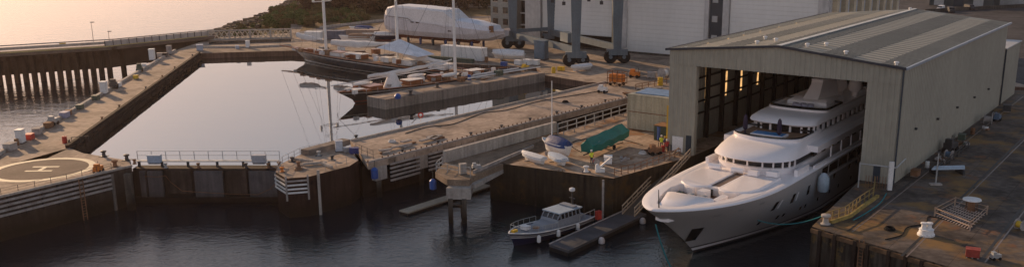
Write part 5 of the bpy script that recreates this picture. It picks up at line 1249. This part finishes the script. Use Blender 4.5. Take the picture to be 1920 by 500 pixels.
# side wall with alternating buttresses
for k in range(9):
    y = 3+k*6.5; MB().box((xR+.6, y, HH/2), (1.2, 1.9, HH)).build('buttress', M('buttress_sand', (.50, .42, .30), .7), t)
    MB().box((xR+.12, y+3.2, HH/2), (.25, 3.2, HH-2)).build('side_glazing', M('pale_glazing', (.42, .47, .52), .35), t)
# office block left of the hangar
o0 = W(921, 72); o1 = W(990, 78)
t = thing('office_block', 'grey office block with square windows left of the hangar', 'building', o0, dirang(o0, o1)); Lo = (o1-o0).length
MB().box((Lo*.29, 7, 12), (Lo*.58, 14, 24)).build('wall', M('office_wall', (.25, .26, .245), .7, .1, .2), t)
for x in (.13, .40):
    for z in (2.0, 5.4, 8.9, 12.4):
        f = MB().box((Lo*x, -.02, z), (1.9, .12, 1.9)).build('window', glass_m, t); MB().box((Lo*x, -.07, z-.98), (2.1, .2, .12)).build('sill', conc_m, f)
MB().box((Lo*.8, 9, 1.2), (Lo*.42, 12, 2.4)).build('loading_bay', M('bay_pale', (.5, .48, .46), .7), t)
MB().box((Lo*.8, 9.5, 8), (Lo*.4, 10, 11)).build('dark_glazing', glass_m, t)
for z in (4.4, 8, 12): MB().box((Lo*.8, 4.3, z), (Lo*.42, .4, .4)).build('floor_band', hang_m, t)
# buildings beyond at top right
for i, (u, v, l_, h_, mm, lb) in enumerate(((1742, 10, 26, 9, M('far_block_dark', (.05, .06, .06), .6), 'dark low building beyond the far end of the shed'), (1800, 8, 60, 12, M('far_block_pale', (.42, .42, .42), .7), 'pale long warehouse at the top right of the yard'))):
    p = W(u, v); t = thing('warehouse', lb, 'warehouse', p, AX-PI/2)
    MB().box((l_/2, 10, h_/2), (l_, 20, h_)).build('wall', mm, t); MB().box((l_/2, 10, h_+.2), (l_+1, 21, .4)).build('roof', roof_m, t)
    for k in range(int(l_/8)): MB().box((4+k*8, -.06, 2.2), (4, .12, 4)).build('loading_door', dblue_m if k % 2 else galv_m, t)
for i, (u, v) in enumerate(((1760, 22), (1785, 25), (1825, 20))):
    t = thing('parked_van', ORD[i]+' vehicle from the left parked beyond the shed roof', 'van', W(u, v), AX+i*.4, 'vans beyond the shed'); mm = [white_m, steel_m, steel_m][i]
    b = MB(); b.loft([[(x, -1, z0), (x, -1, z1), (x, 1, z1), (x, 1, z0)] for x, z0, z1 in ((0, .5, 1.2), (.9, .4, 1.4), (1.5, .4, 2.1), (5.2, .4, 2.2), (5.3, .5, 1.9))]); b.build('van_body', mm, t)
    for x in (1.0, 4.3):
        for y in (-.95, .95): MB().wheel((x, y, .38), (0, 1, 0), .38, .22, 12).build('wheel', rubber_m, t)
    MB().box((1.25, 0, 1.72), (.5, 1.8, .5), ry=-.8).build('windscreen', glass_m, t)
kerb('yard_wall', 'long dark low wall crossing the yard behind the shed', [W(1735, 24), W(1925, 14)], 1.4, .5, concd_m, 'wall')

# ------------------------------------------------------------------ left approach bridge on piles
bpts = [W(-60, 104, 2.1), W(200, 88, 2.1), W(392, 68, 1.2)]
t = thing('approach_bridge', 'low causeway bridge on dark piles crossing the water at left', 'bridge', bpts[0]); O = bpts[0]
b = MB()
for a, c in zip(bpts, bpts[1:]): b.bar(a-O+Vector((0, 2, -.4)), c-O+Vector((0, 2, -.4)), 5.5, .8)
b.build('bridge_deck', M('bridge_deck', (.14, .11, .09), .85, .25, .3), t)
b = MB()
for a, c in zip(bpts, bpts[1:]): b.bar(a-O+Vector((0, -.9, .15)), c-O+Vector((0, -.9, .15)), .3, .35)
b.build('edge_beam', M('edge_sand', (.48, .38, .18), .8, .2, .4), t)
for yy, z, h in ((-.6, .75, .12), (-.6, 1.25, .18), (4.6, .7, .7), (4.6, 1.5, .3)):
    b = MB()
    for a, c in zip(bpts, bpts[1:]): b.bar(a-O+Vector((0, yy, z)), c-O+Vector((0, yy, z)), .18, h)
    b.build('guard_rail', conc_m if yy > 0 else timber_m, t)
b = MB()
for a, c in zip(bpts, bpts[1:]): b.bar(a-O+Vector((0, 1.2, -3.3)), c-O+Vector((0, 1.2, -3.3)), .4, 5.2)
b.build('pile_bulkhead', tdark_m, t)
tot = 0
b = MB(); a, c = bpts[1]-O+Vector((0, -.7, .9)), bpts[2]-O+Vector((0, -.7, .9)); b.bar(a, c, .16, 1.5); b.build('guard_panel', M('panel_grey', (.42, .38, .35), .7, .2, .6), t)
for k in range(15): q = a.lerp(c, k/14); MB().box((q.x, q.y-.14, q.z), (.2, .2, 1.7)).build('panel_post', steel_m, t)
for i in range(25):
    f = i/24; p = (bpts[0].lerp(bpts[1], f*1.5) if f < 2/3 else bpts[1].lerp(bpts[2], f*3-2))-O
    if f > .72: continue
    MB().box((p.x, p.y+.2, -5.2), (1.1, 1.1, 8.6)).build('pile', tdark_m, t)
    MB().box((p.x, p.y+2, -1.6), (1.3, 6, .9)).build('pile_cap', tdark_m, t)
tr = MB(); a, c = W(95, 102, -1)-O, W(190, 94, -1)-O
for k in range(8): f = k/8; tr.bar(a.lerp(c, f)+Vector((0, -1.2, -2.4*(k % 2))), a.lerp(c, f+1/8)+Vector((0, -1.2, -2.4*((k+1) % 2))), .18, .18)
tr.bar(a+Vector((0, -1.2, 0)), c+Vector((0, -1.2, 0)), .2, .25); tr.bar(a+Vector((0, -1.2, -2.4)), c+Vector((0, -1.2, -2.4)), .2, .25); tr.build('truss', M('truss_blue', (.05, .07, .10), .6), t)
# lattice parapet on the right part
la = W(392, 76, 0); lb_ = W(546, 72, 0)
t = thing('lattice_parapet', 'pale crossed lattice parapet along the causeway beyond the basin', 'parapet', la)
D_ = lb_-la; b = MB(); b.bar(Vector((0, 0, .25)), D_+Vector((0, 0, .25)), .4, .5); b.bar(Vector((0, 0, 2.9)), D_+Vector((0, 0, 2.9)), .4, .35); b.build('parapet_rail', conc_m, t)
n = 16; b = MB()
for k in range(n): b.bar(D_*(k/n)+Vector((0, 0, .4)), D_*((k+1)/n)+Vector((0, 0, 2.8)), .26, .26); b.bar(D_*((k+1)/n)+Vector((0, .1, .4)), D_*(k/n)+Vector((0, .1, 2.8)), .26, .26)
b.build('lattice', M('lattice_sand', (.55, .46, .36), .8), t)
for k in range(0, n+1, 4): MB().box(D_*(k/n)+Vector((0, 0, 1.5)), (.5, .5, 3.1)).build('lattice_post', conc_m, t)
kerb('causeway_kerb', 'pale kerb on the far quay in front of the lattice parapet', [W(378, 90), W(470, 90), W(545, 86)], .5, .5)
kerb('causeway_wall', 'long grey retaining wall on the causeway beyond the kerb', [W(392, 83), W(546, 78)], .8, .4, concd_m, 'wall')
for i, (u, v, h_) in enumerate(((176, 84, 6.4), (206, 84, 3.8))):
    t = thing('lamp_post', ['taller lamp post on the approach bridge', 'shorter lamp post on the approach bridge'][i], 'lamp post', W(u, v, 1.2))
    MB().tube((0, 0, 0), (0, 0, h_), .09, .06).build('pole', lamp_m, t); MB().box((.35, 0, h_), (1.0, .4, .22)).build('lamp_head', lamp_m, t)
small('crate', 'grit_bin', 'small yellow grit bin on the approach bridge', 'bin', W(118, 87, 1.2), .9, 0, yell_m)

# ------------------------------------------------------------------ clutter on the long quay
qi = [(40, 268, 'cabinet', white_m, 1.1, 'white cabinet beside the parapet near the helipad'), (56, 262, 'crate', red_m, 1.2, 'red crate right of the white cabinet near the helipad'), (70, 252, 'crate', timber_m, 1.3, 'brown crate behind the red crate'), (20, 282, 'crate', timber_m, 1.4, 'timber crate at the left edge by the helipad'), (32, 272, 'drum', rust_m, 1.2, 'rusty drum left of the white cabinet'), (92, 240, 'crate', rust_m, 1.2, 'rusty crate halfway along the lower parapet'), (100, 234, 'machine', galv_m, 1.1, 'grey pump halfway along the lower parapet'), (122, 221, 'crate', M('lilac_sheet', (.35, .34, .45), .6), 1.3, 'lilac sheeted crate against the parapet'), (129, 216, 'crate', rust_m, 1.1, 'rusty crate right of the lilac crate'), (150, 205, 'crate', contg_m, 1.1, 'dark green crate further up the parapet'), (180, 188, 'crate', contg_m, 1.2, 'dark crate left of the tall white box'), (196, 176, 'cabinet', white_m, 1.25, 'tall white box against the parapet halfway up the quay'), (214, 166, 'machine', steel_m, 1.4, 'dark machine right of the tall white box'), (222, 163, 'crate', white_m, 1.1, 'white crate beside the dark machine'), (255, 148, 'crate', yell_m, 1.0, 'yellow grit box on the far part of the quay'), (286, 113, 'cabinet', white_m, 1.4, 'white cabin near the far end of the quay'), (262, 134, 'machine', contg_m, 1.3, 'dark machine near the far end of the parapet'), (300, 108, 'crate', timber_m, 1.4, 'brown crate at the far end of the quay'), (270, 127, 'crate', white_m, 1.2, 'white crate at the far end of the parapet'), (310, 107, 'crate', steel_m, 1.3, 'black crate at the far end of the quay'), (318, 103, 'cabinet', timber_m, 1.2, 'brown cabinet at the far end of the quay'), (122, 268, 'drum', red_m, 1.3, 'red drum at the basin corner of the quay'), (375, 95, 'crate', M('pale_blue_box', (.35, .4, .48), .6), 1.9, 'pale blue grey box at the far basin corner'), (445, 92, 'crate', M('pale_blue_box', (.35, .4, .48), .6), 1.1, 'pale box on the far quay behind the basin'), (465, 90, 'cabinet', white_m, 1.0, 'slim white cabinet on the far quay behind the basin'), (195, 293, 'bollard', steel_m, 1.1, 'black bollard by the helipad at the basin edge'), (238, 300, 'bollard', steel_m, 1.1, 'black bollard next to the lock gate'), (185, 323, 'machine', orange_m, .9, 'small orange machine at the helipad kerb'), (216, 312, 'bollard', rust_m, 1.2, 'rusty bollard at the helipad wall corner')]
for i, (u, v, kd, mm, s, lb) in enumerate(qi):
    small(kd, names.get(kd, 'cabinet' if kd == 'cabinet' else 'bollard'), lb, kd, W(u, v), s*(.85 if kd == 'crate' else 1), dirang(out0, out1)+random.uniform(-.25, .25), mm)
ql = (fq0-inn0).length
for k in range(7):
    p = inn0+dirq*(4+k*(ql-12)/6+3*math.sin(k*2.3))-nq*1.2
    small('bollard', 'bollard', ORD[k]+' bollard from the helipad along the basin edge of the long quay', 'bollard', p, .65, 0, [steel_m, rust_m, tdark_m][k % 3], 'bollards along the basin edge')
for k in range(9):
    p = W(690, 306)+pd*(8+k*8)+(-pnn)*.9+Vector((0, 0, .0))
    small('bollard', 'bollard', ORD[k]+' bollard from the left along the front kerb of the main pier', 'bollard', p, .8, 0, steel_m, 'bollards on the front kerb of the main pier')
t = thing('gate_railing_stub', 'short rail beside the red drum at the basin corner', 'railing', W(135, 268)); MB().bar((0, 0, 1), (2.4, 1.0, 1), .08, .08).build('rail', steel_m, t)
for x in (0, 1.2, 2.4): MB().box((x, x*.42, .5), (.08, .08, 1)).build('post', steel_m, t)

# ------------------------------------------------------------------ shore, trees
def hh(x, y, s=1): return (math.sin(x*.11*s+1.3)*math.cos(y*.093*s)+.5*math.sin(x*.31*s+y*.27*s))
def hill(dj, y):
    top = 6.2+2.2*max(0, min(1, (y-345)/90)); z = -7+min(top, dj*.15)
    return z if dj < 45 else lerp(z, .03, min(1, (dj-45)/35))
b = MB(); shore = [W(385, 79, -6), W(396, 66, -6), W(408, 57, -6), W(452, 41, -6), W(510, 22, -6), W(538, 7, -6), W(552, -10, -6), W(600, -40, -6)]
NX = 40; vs = []; ns = len(shore)
for i in range(ns*6-5):
    f = i/6; k = min(ns-2, int(f)); p = shore[k].lerp(shore[k+1], f-k)
    for j in range(NX):
        x = p.x+ (j/(NX-1))**1.4*90-3; yy = p.y; dj = x-p.x; z = hill(dj, yy)+.25*hh(x, yy)*min(1, max(0, dj/10))*(dj < 50)+.2*math.sin(x*1.7+yy*1.3)*(dj < 50)
        vs.append((x, yy, z))
fs = []
m_ = ns*6-5
for i in range(m_-1):
    for j in range(NX-1): a = i*NX+j; fs.append((a, a+1, a+NX+1, a+NX))
b.add(vs, fs); struct('shore_ground', b, grass_m, None, True)
# boulders along the shore: uncountable riprap
b = MB(); rr = random.Random(3)
for k in range(900):
    f = rr.random()*(ns-1.01); i = int(f); p = shore[i].lerp(shore[i+1], f-i); dj = abs(rr.gauss(0, 6))-1.5; r = rr.uniform(.4, 1.2)
    z = -7+max(.6, dj*.22)+.3; c = Vector((p.x+dj, p.y+rr.uniform(-1, 1), z)); v8 = []
    for sx in (-1, 1):
        for sy in (-1, 1):
            for sz in (-1, 1): v8.append(c+Vector((sx*r*rr.uniform(.5, 1), sy*r*rr.uniform(.5, 1), sz*r*rr.uniform(.4, .8))))
    b.add(v8, [(0, 1, 3, 2), (4, 6, 7, 5), (0, 4, 5, 1), (2, 3, 7, 6), (0, 2, 6, 4), (1, 5, 7, 3)])
tag(b.build('shore_rocks', rock_m), kind='stuff', label='dark boulders strewn along the shoreline', cat='rocks')
def tree_proto(name, label, h, r, m, seed, n=1500, low=.45, leaf=.5):
    rr = random.Random(seed); t = thing(name, label, 'tree' if h > 4 else 'shrub', (0, 0, 0)); b = MB()
    b.loft([[(w_*math.cos(q)+off_, w_*math.sin(q), z) for q in [2*PI*k/7 for k in range(7)]] for z, w_, off_ in ((0, .035*h, 0), (h*.3, .026*h, .02*h), (h*.6, .016*h, -.01*h), (h*.85, .005*h, 0))])
    ends = []
    for k in range(9):
        z = h*rr.uniform(.28, .7); a = rr.uniform(0, 2*PI); e = Vector((math.cos(a)*r*.7, math.sin(a)*r*.7, z+h*rr.uniform(.08, .25))); b.tube((0, 0, z), e, .012*h, .004*h, 5); ends.append(e)
    b.build('trunk', bark_m, t)
    cl_ = [(e, r*rr.uniform(.3, .5)) for e in ends]+[(Vector((rr.gauss(0, r*.3), rr.gauss(0, r*.3), h*rr.uniform(low, .95))), r*rr.uniform(.28, .5)) for _ in range(16)]
    b = MB()
    for k in range(n):
        c, q = rr.choice(cl_); d = Vector((rr.gauss(0, 1), rr.gauss(0, 1), rr.gauss(0, .8))).normalized()*q*rr.uniform(.5, 1.05); p = c+d
        if p.z < .1: continue
        u_ = Vector((rr.gauss(0, 1), rr.gauss(0, 1), rr.gauss(0, 1))).normalized(); v_ = u_.cross(Vector((rr.gauss(0, 1), rr.gauss(0, 1), rr.gauss(0, 1)))).normalized(); l_ = leaf*rr.uniform(.6, 1.3)
        b.add([p-u_*l_-v_*l_*.4, p+u_*l_*.2-v_*l_*.6, p+u_*l_+v_*l_*.3, p-u_*l_*.1+v_*l_*.7], [(0, 1, 2, 3)])
    b.build('crown', m, t); return t
tA = tree_proto('broadleaf_tree', 'x', 12, 5.0, leafB_m, 1, 1900, leaf=.5, low=.12); tB = tree_proto('broadleaf_tree', 'x', 10, 5.2, leafD_m, 2, 1900, leaf=.5, low=.12)
tS = tree_proto('shrub', 'x', 3.2, 2.2, leafA_m, 3, 900, leaf=.32); tS2 = tree_proto('shrub', 'x', 2.6, 2.4, leafC_m, 4, 900, leaf=.3)
used = set()
def place(proto, p, lab, grp, s, first=used):
    if proto.name not in first: first.add(proto.name); o = proto
    else: o = dup(proto, p)
    o.location = p; o.scale = (s*random.uniform(.9, 1.15), s*random.uniform(.9, 1.15), s*random.uniform(.85, 1.15)); o.rotation_euler = (0, 0, random.uniform(0, 6.28)); o['label'] = lab; o['group'] = grp
rr = random.Random(11)
trs = []
for k in range(90):
    u = lerp(575, 930, (k % 30)/29)+rr.uniform(-6, 6); v = [27, 17, 6][k//30]+rr.uniform(-4, 4)-(8 if u > 730 else 0); trs.append((u, v))
for k, (u, v) in enumerate(trs):
    place([tA, tB, tA][k % 3], W(u, v, -.3), ['brown leaved', 'green leaved', 'brown leaved'][k % 3]+' tree in the dark thicket behind the schooner masts', ['brown', 'green', 'brown'][k % 3]+' trees in the thicket', rr.uniform(.6, .95))
shr = []
for k in range(230):
    f = k/229*(ns-2.2)+.05; i = int(f); p = shore[i].lerp(shore[i+1], f-i); dj = 3.5+55*rr.random()**1.5; shr.append(Vector((p.x+dj, p.y+rr.uniform(-4, 4), hill(dj, p.y)-.1)))
for k in range(60): u = rr.uniform(505, 620); shr.append(W(u, rr.uniform(14, 50), .1))
for k, p in enumerate(shr):
    place([tS, tS2][k % 2], p, ('olive' if k % 2 == 0 else 'green')+' shrub on the rocky shore bank behind the lattice parapet', 'shrubs on the shore bank '+('olive' if k % 2 == 0 else 'green'), rr.uniform(.3, .6)*(1+.9*max(0, min(1, (p.x+125)/30))))
# grassy field and road behind the schooner masts
b = MB(); fp = [W(560, 62), W(590, 20), W(930, 14), W(925, 34), W(740, 34), W(700, 50)]
b.add([(p.x, p.y, .05) for p in fp], [tuple(range(len(fp)))]); struct('grass_field', b, M('dry_grass', (.17, .12, .06), .95, .35, .1, .5, 1, fine=.3))
strip('yard_road', [W(560, 64), W(640, 48), W(740, 38), W(925, 32)], 6, .06, M('road_surface', (.16, .14, .135), .8))
kerb('road_wall', 'pale low wall along the road behind the black schooner', [W(600, 54), W(700, 42), W(760, 37)], .8, .4, conc_m, 'wall')
# boats and sheds in the yard left of the wrapped yacht
for i, (u, v, l_, mm, cm, lb) in enumerate(((680, 78, 12, navy_m, sail_m, 'blue hulled boat ashore left of the wrapped yacht'), (636, 82, 11, white_m, teak_m, 'white boat ashore behind the first mast'), (655, 64, 9, white_m, blue_m, 'small boat with blue cover by the road'))):
    small_boat('yard_boat', lb, W(u, v), .1-.2*i, l_, 3.2, mm, (cm, .3, .9, .8), 0, .6, boot_m, 1.4)
for i, (u, v, l_, mm, lb) in enumerate(((592, 74, 9, M('blue_grey_box', (.14, .15, .19), .6), 'blue grey container near the first schooner mast'), (572, 76, 5, white_m, 'short pale container left of the first mast'), (650, 72, 10, M('brown_roof', (.33, .25, .2), .7), 'brown low shed between the schooner masts'))):
    ribcont('yard_container', lb, W(u, v), -.1, l_, 2.6, 2.6, mm)
for i, (u, v) in enumerate(((610, 95), (640, 99), (672, 103), (705, 106), (735, 108), (780, 112), (810, 114))):
    small('crate' if i % 2 else 'pile', 'storage_crate' if i % 2 else 'timber_stack', ORD[i]+' load from the left on the far quay beside the black schooner', 'crate' if i % 2 else 'timber', W(u, v-4), 1.4, .2*i, [timber_m, white_m, rust_m, varn_m][i % 4])

# ------------------------------------------------------------------ hoses, coils, ladders
def hose(name, label, pts, r, m):
    P_ = [W(u, v, .06) for u, v in pts]; o = P_[0]; b = MB(); q = []
    for i in range(len(P_)-1):
        p0 = P_[max(0, i-1)]; p1 = P_[i]; p2 = P_[i+1]; p3 = P_[min(len(P_)-1, i+2)]
        for k in range(6): t_ = k/6; q.append(.5*((2*p1)+(p2-p0)*t_+(2*p0-5*p1+4*p2-p3)*t_*t_+(3*p1-p0-3*p2+p3)*t_**3)-o)
    q.append(P_[-1]-o); b.path(q, r, 5); x = b.build(name, m); x.location = o; tag(x, label, 'hose')
hose('hose', 'teal hose curling over the dock beside the yellowish railing', [(1600, 412), (1625, 398), (1650, 380), (1662, 362)], .08, rope_m)
hose('hose', 'black hose snaking across the lit part of the dock', [(1660, 448), (1690, 440), (1702, 425), (1735, 418), (1742, 405), (1775, 412)], .07, rubber_m)
hose('hose', 'black cable running down the middle of the main pier', [(760, 250), (800, 238), (850, 232), (905, 212), (950, 206), (1010, 190), (1080, 178), (1140, 168)], .07, rubber_m)
hose('hose', 'black cable lying along the boat slab in front of the green boat', [(1090, 285), (1070, 272), (1085, 262), (1130, 258), (1170, 262), (1205, 272)], .06, rubber_m)
for i, (u, v, mm, lb) in enumerate(((735, 266, sail_m, 'pale rope coil near the start of the main pier'), (1668, 430, rubber_m, 'black rope coil on the outer part of the dock'), (1060, 192, rubber_m, 'dark rope coil far along the main pier'), (1205, 288, sail_m, 'pale rope coil on the boat slab near the scrap'), (560, 318, teak_m, 'brown rope coil on the pier head'))):
    b = MB()
    for k in range(3):
        n = 14; rr0 = .65-.08*k; pts = [Vector((rr0*math.cos(2*PI*j/n), rr0*math.sin(2*PI*j/n), .08+.11*k)) for j in range(n+1)]; b.path(pts, .07, 5)
    o = b.build('rope_coil', mm); o.location = W(u, v); tag(o, lb, 'rope')
def ladder(label, p, nrm):
    t = thing('quay_ladder', label, 'ladder', p, math.atan2(nrm[1], nrm[0])+PI/2)
    for x in (-.3, .3): MB().box((x, -.15, -2.9), (.1, .1, 6.2)).build('stile', rust_m, t)
    b = MB(); [b.box((0, -.15, -.2-.4*k), (.6, .07, .07)) for k in range(14)]; b.build('rungs', rust_m, t)
def wn(a, c): d = (c-a).normalized(); return (d.y, -d.x)
ladder('rusty ladder on the boat slab wall behind the patrol boat', W(1052, 320), wn(W(918, 303), W(1150, 334)))
ladder('rusty ladder on the helipad quay wall', W(150, 337), wn(W(0, 370), W(205, 322)))
ladder('rusty ladder on the front wall of the dock', q0.lerp(q1, .62), wn(q0, q1))

# ------------------------------------------------------------------ people
def person_mesh():
    J = [(0, 0, .95), (0, 0, 1.2), (0, 0, 1.45), (0, 0, 1.56), (0, .0, 1.70), (.10, 0, .90), (.12, .03, .5), (.13, 0, .08), (.13, -.14, .04), (-.10, 0, .90), (-.12, -.03, .5), (-.14, 0, .08), (-.14, -.14, .04), (.19, 0, 1.42), (.27, .03, 1.15), (.27, -.10, .92), (.26, -.14, .83), (-.19, 0, 1.42), (-.27, .03, 1.15), (-.28, -.08, .92), (-.27, -.12, .83)]
    rad = [.14, .13, .15, .06, .105, .10, .07, .05, .05, .10, .07, .05, .05, .075, .05, .04, .045, .075, .05, .04, .045]
    E_ = [(0, 1), (1, 2), (2, 3), (3, 4), (0, 5), (5, 6), (6, 7), (7, 8), (0, 9), (9, 10), (10, 11), (11, 12), (2, 13), (13, 14), (14, 15), (15, 16), (2, 17), (17, 18), (18, 19), (19, 20)]
    me = bpy.data.meshes.new('body'); me.from_pydata(J, E_, []); o = bpy.data.objects.new('body_tmp', me); C.objects.link(o)
    md = o.modifiers.new('s', 'SKIN'); sv = me.skin_vertices[0].data
    for i, r in enumerate(rad): sv[i].radius = (r, r*.8 if i in (0, 1, 2) else r); sv[i].use_root = i == 0
    o.modifiers.new('u', 'SUBSURF').levels = 1
    dg = bpy.context.evaluated_depsgraph_get(); nm = bpy.data.meshes.new_from_object(o.evaluated_get(dg)); bpy.data.objects.remove(o); return nm
bm_ = person_mesh(); bm_.materials.clear(); bm_.materials.append(cloth_m); bm_.materials.append(skin_m)
for p_ in bm_.polygons:
    c = p_.center; p_.use_smooth = True; p_.material_index = 1 if c.z > 1.52 or (c.z < .9 and abs(c.x) > .22) else 0
def person(label, p, rz, jm, hm):
    t = thing('person', label, 'person', p, rz); t.scale = (1.15,)*3
    o = bpy.data.objects.new('body', bm_); C.objects.link(o); o.parent = t
    b = MB(); b.loft([[(w_*math.cos(q), d_*math.sin(q), z) for q in [2*PI*k/12 for k in range(12)]] for z, w_, d_ in ((.86, .20, .15), (1.1, .19, .14), (1.35, .235, .16), (1.5, .16, .12))]); b.build('jacket', jm, t, True)
    for s in (-1, 1): MB().tube((s*.2, 0, 1.44), (s*.285, .03, 1.12), .095, .075, 10).build('sleeve', jm, t, True)
    MB().lathe((0, 0, 1.74), [(.15, 0), (.135, .06), (.09, .12), (.02, .15)], 12).build('helmet', hm, t, True)
person('worker in a yellow hi vis jacket standing by the shed corner', W(1240, 277), 2.6, hiv_m, white_m)
person('worker in yellow hi vis beside the green covered boat', W(1109, 306), .6, hiv_m, white_m)
person('worker in dark blue clothes left of the shed corner doorway', W(1246, 279), 1.0, blue_m, yell_m)
person('worker in red overalls among the barriers by the gangway top', W(1250, 285), .3, red_m, white_m)
for i, (u, v, kd, mm, lb) in enumerate(((1243, 284, 'drum', red_m, 'red drum by the top of the gangway'), (1228, 290, 'machine', rust_m, 'rusty machine among the barriers on the slab'), (1216, 284, 'pile', rust_m, 'rusty scrap near the dark green container'), (1262, 283, 'crate', steel_m, 'black crate by the shed notice board'), (1170, 300, 'pile', timber_m, 'timbers at the slab edge right of the green boat'), (1140, 306, 'crate', white_m, 'white box behind the slab winch'), (1236, 262, 'cabinet', bluep_m, 'blue portable toilet cabin by the shed corner'))):
    small(kd, names.get(kd, 'portable_toilet'), lb, kd if kd != 'pile' else 'timber', W(u, v), 1.1, .3*i, mm)
railing('slab_edge_railing', 'rusty railing along the slab edge above the gangway', [W(1152, 330), W(1190, 322), W(1235, 305), W(1275, 292)], 1.2, 1.6, rust_m, .05, 1)
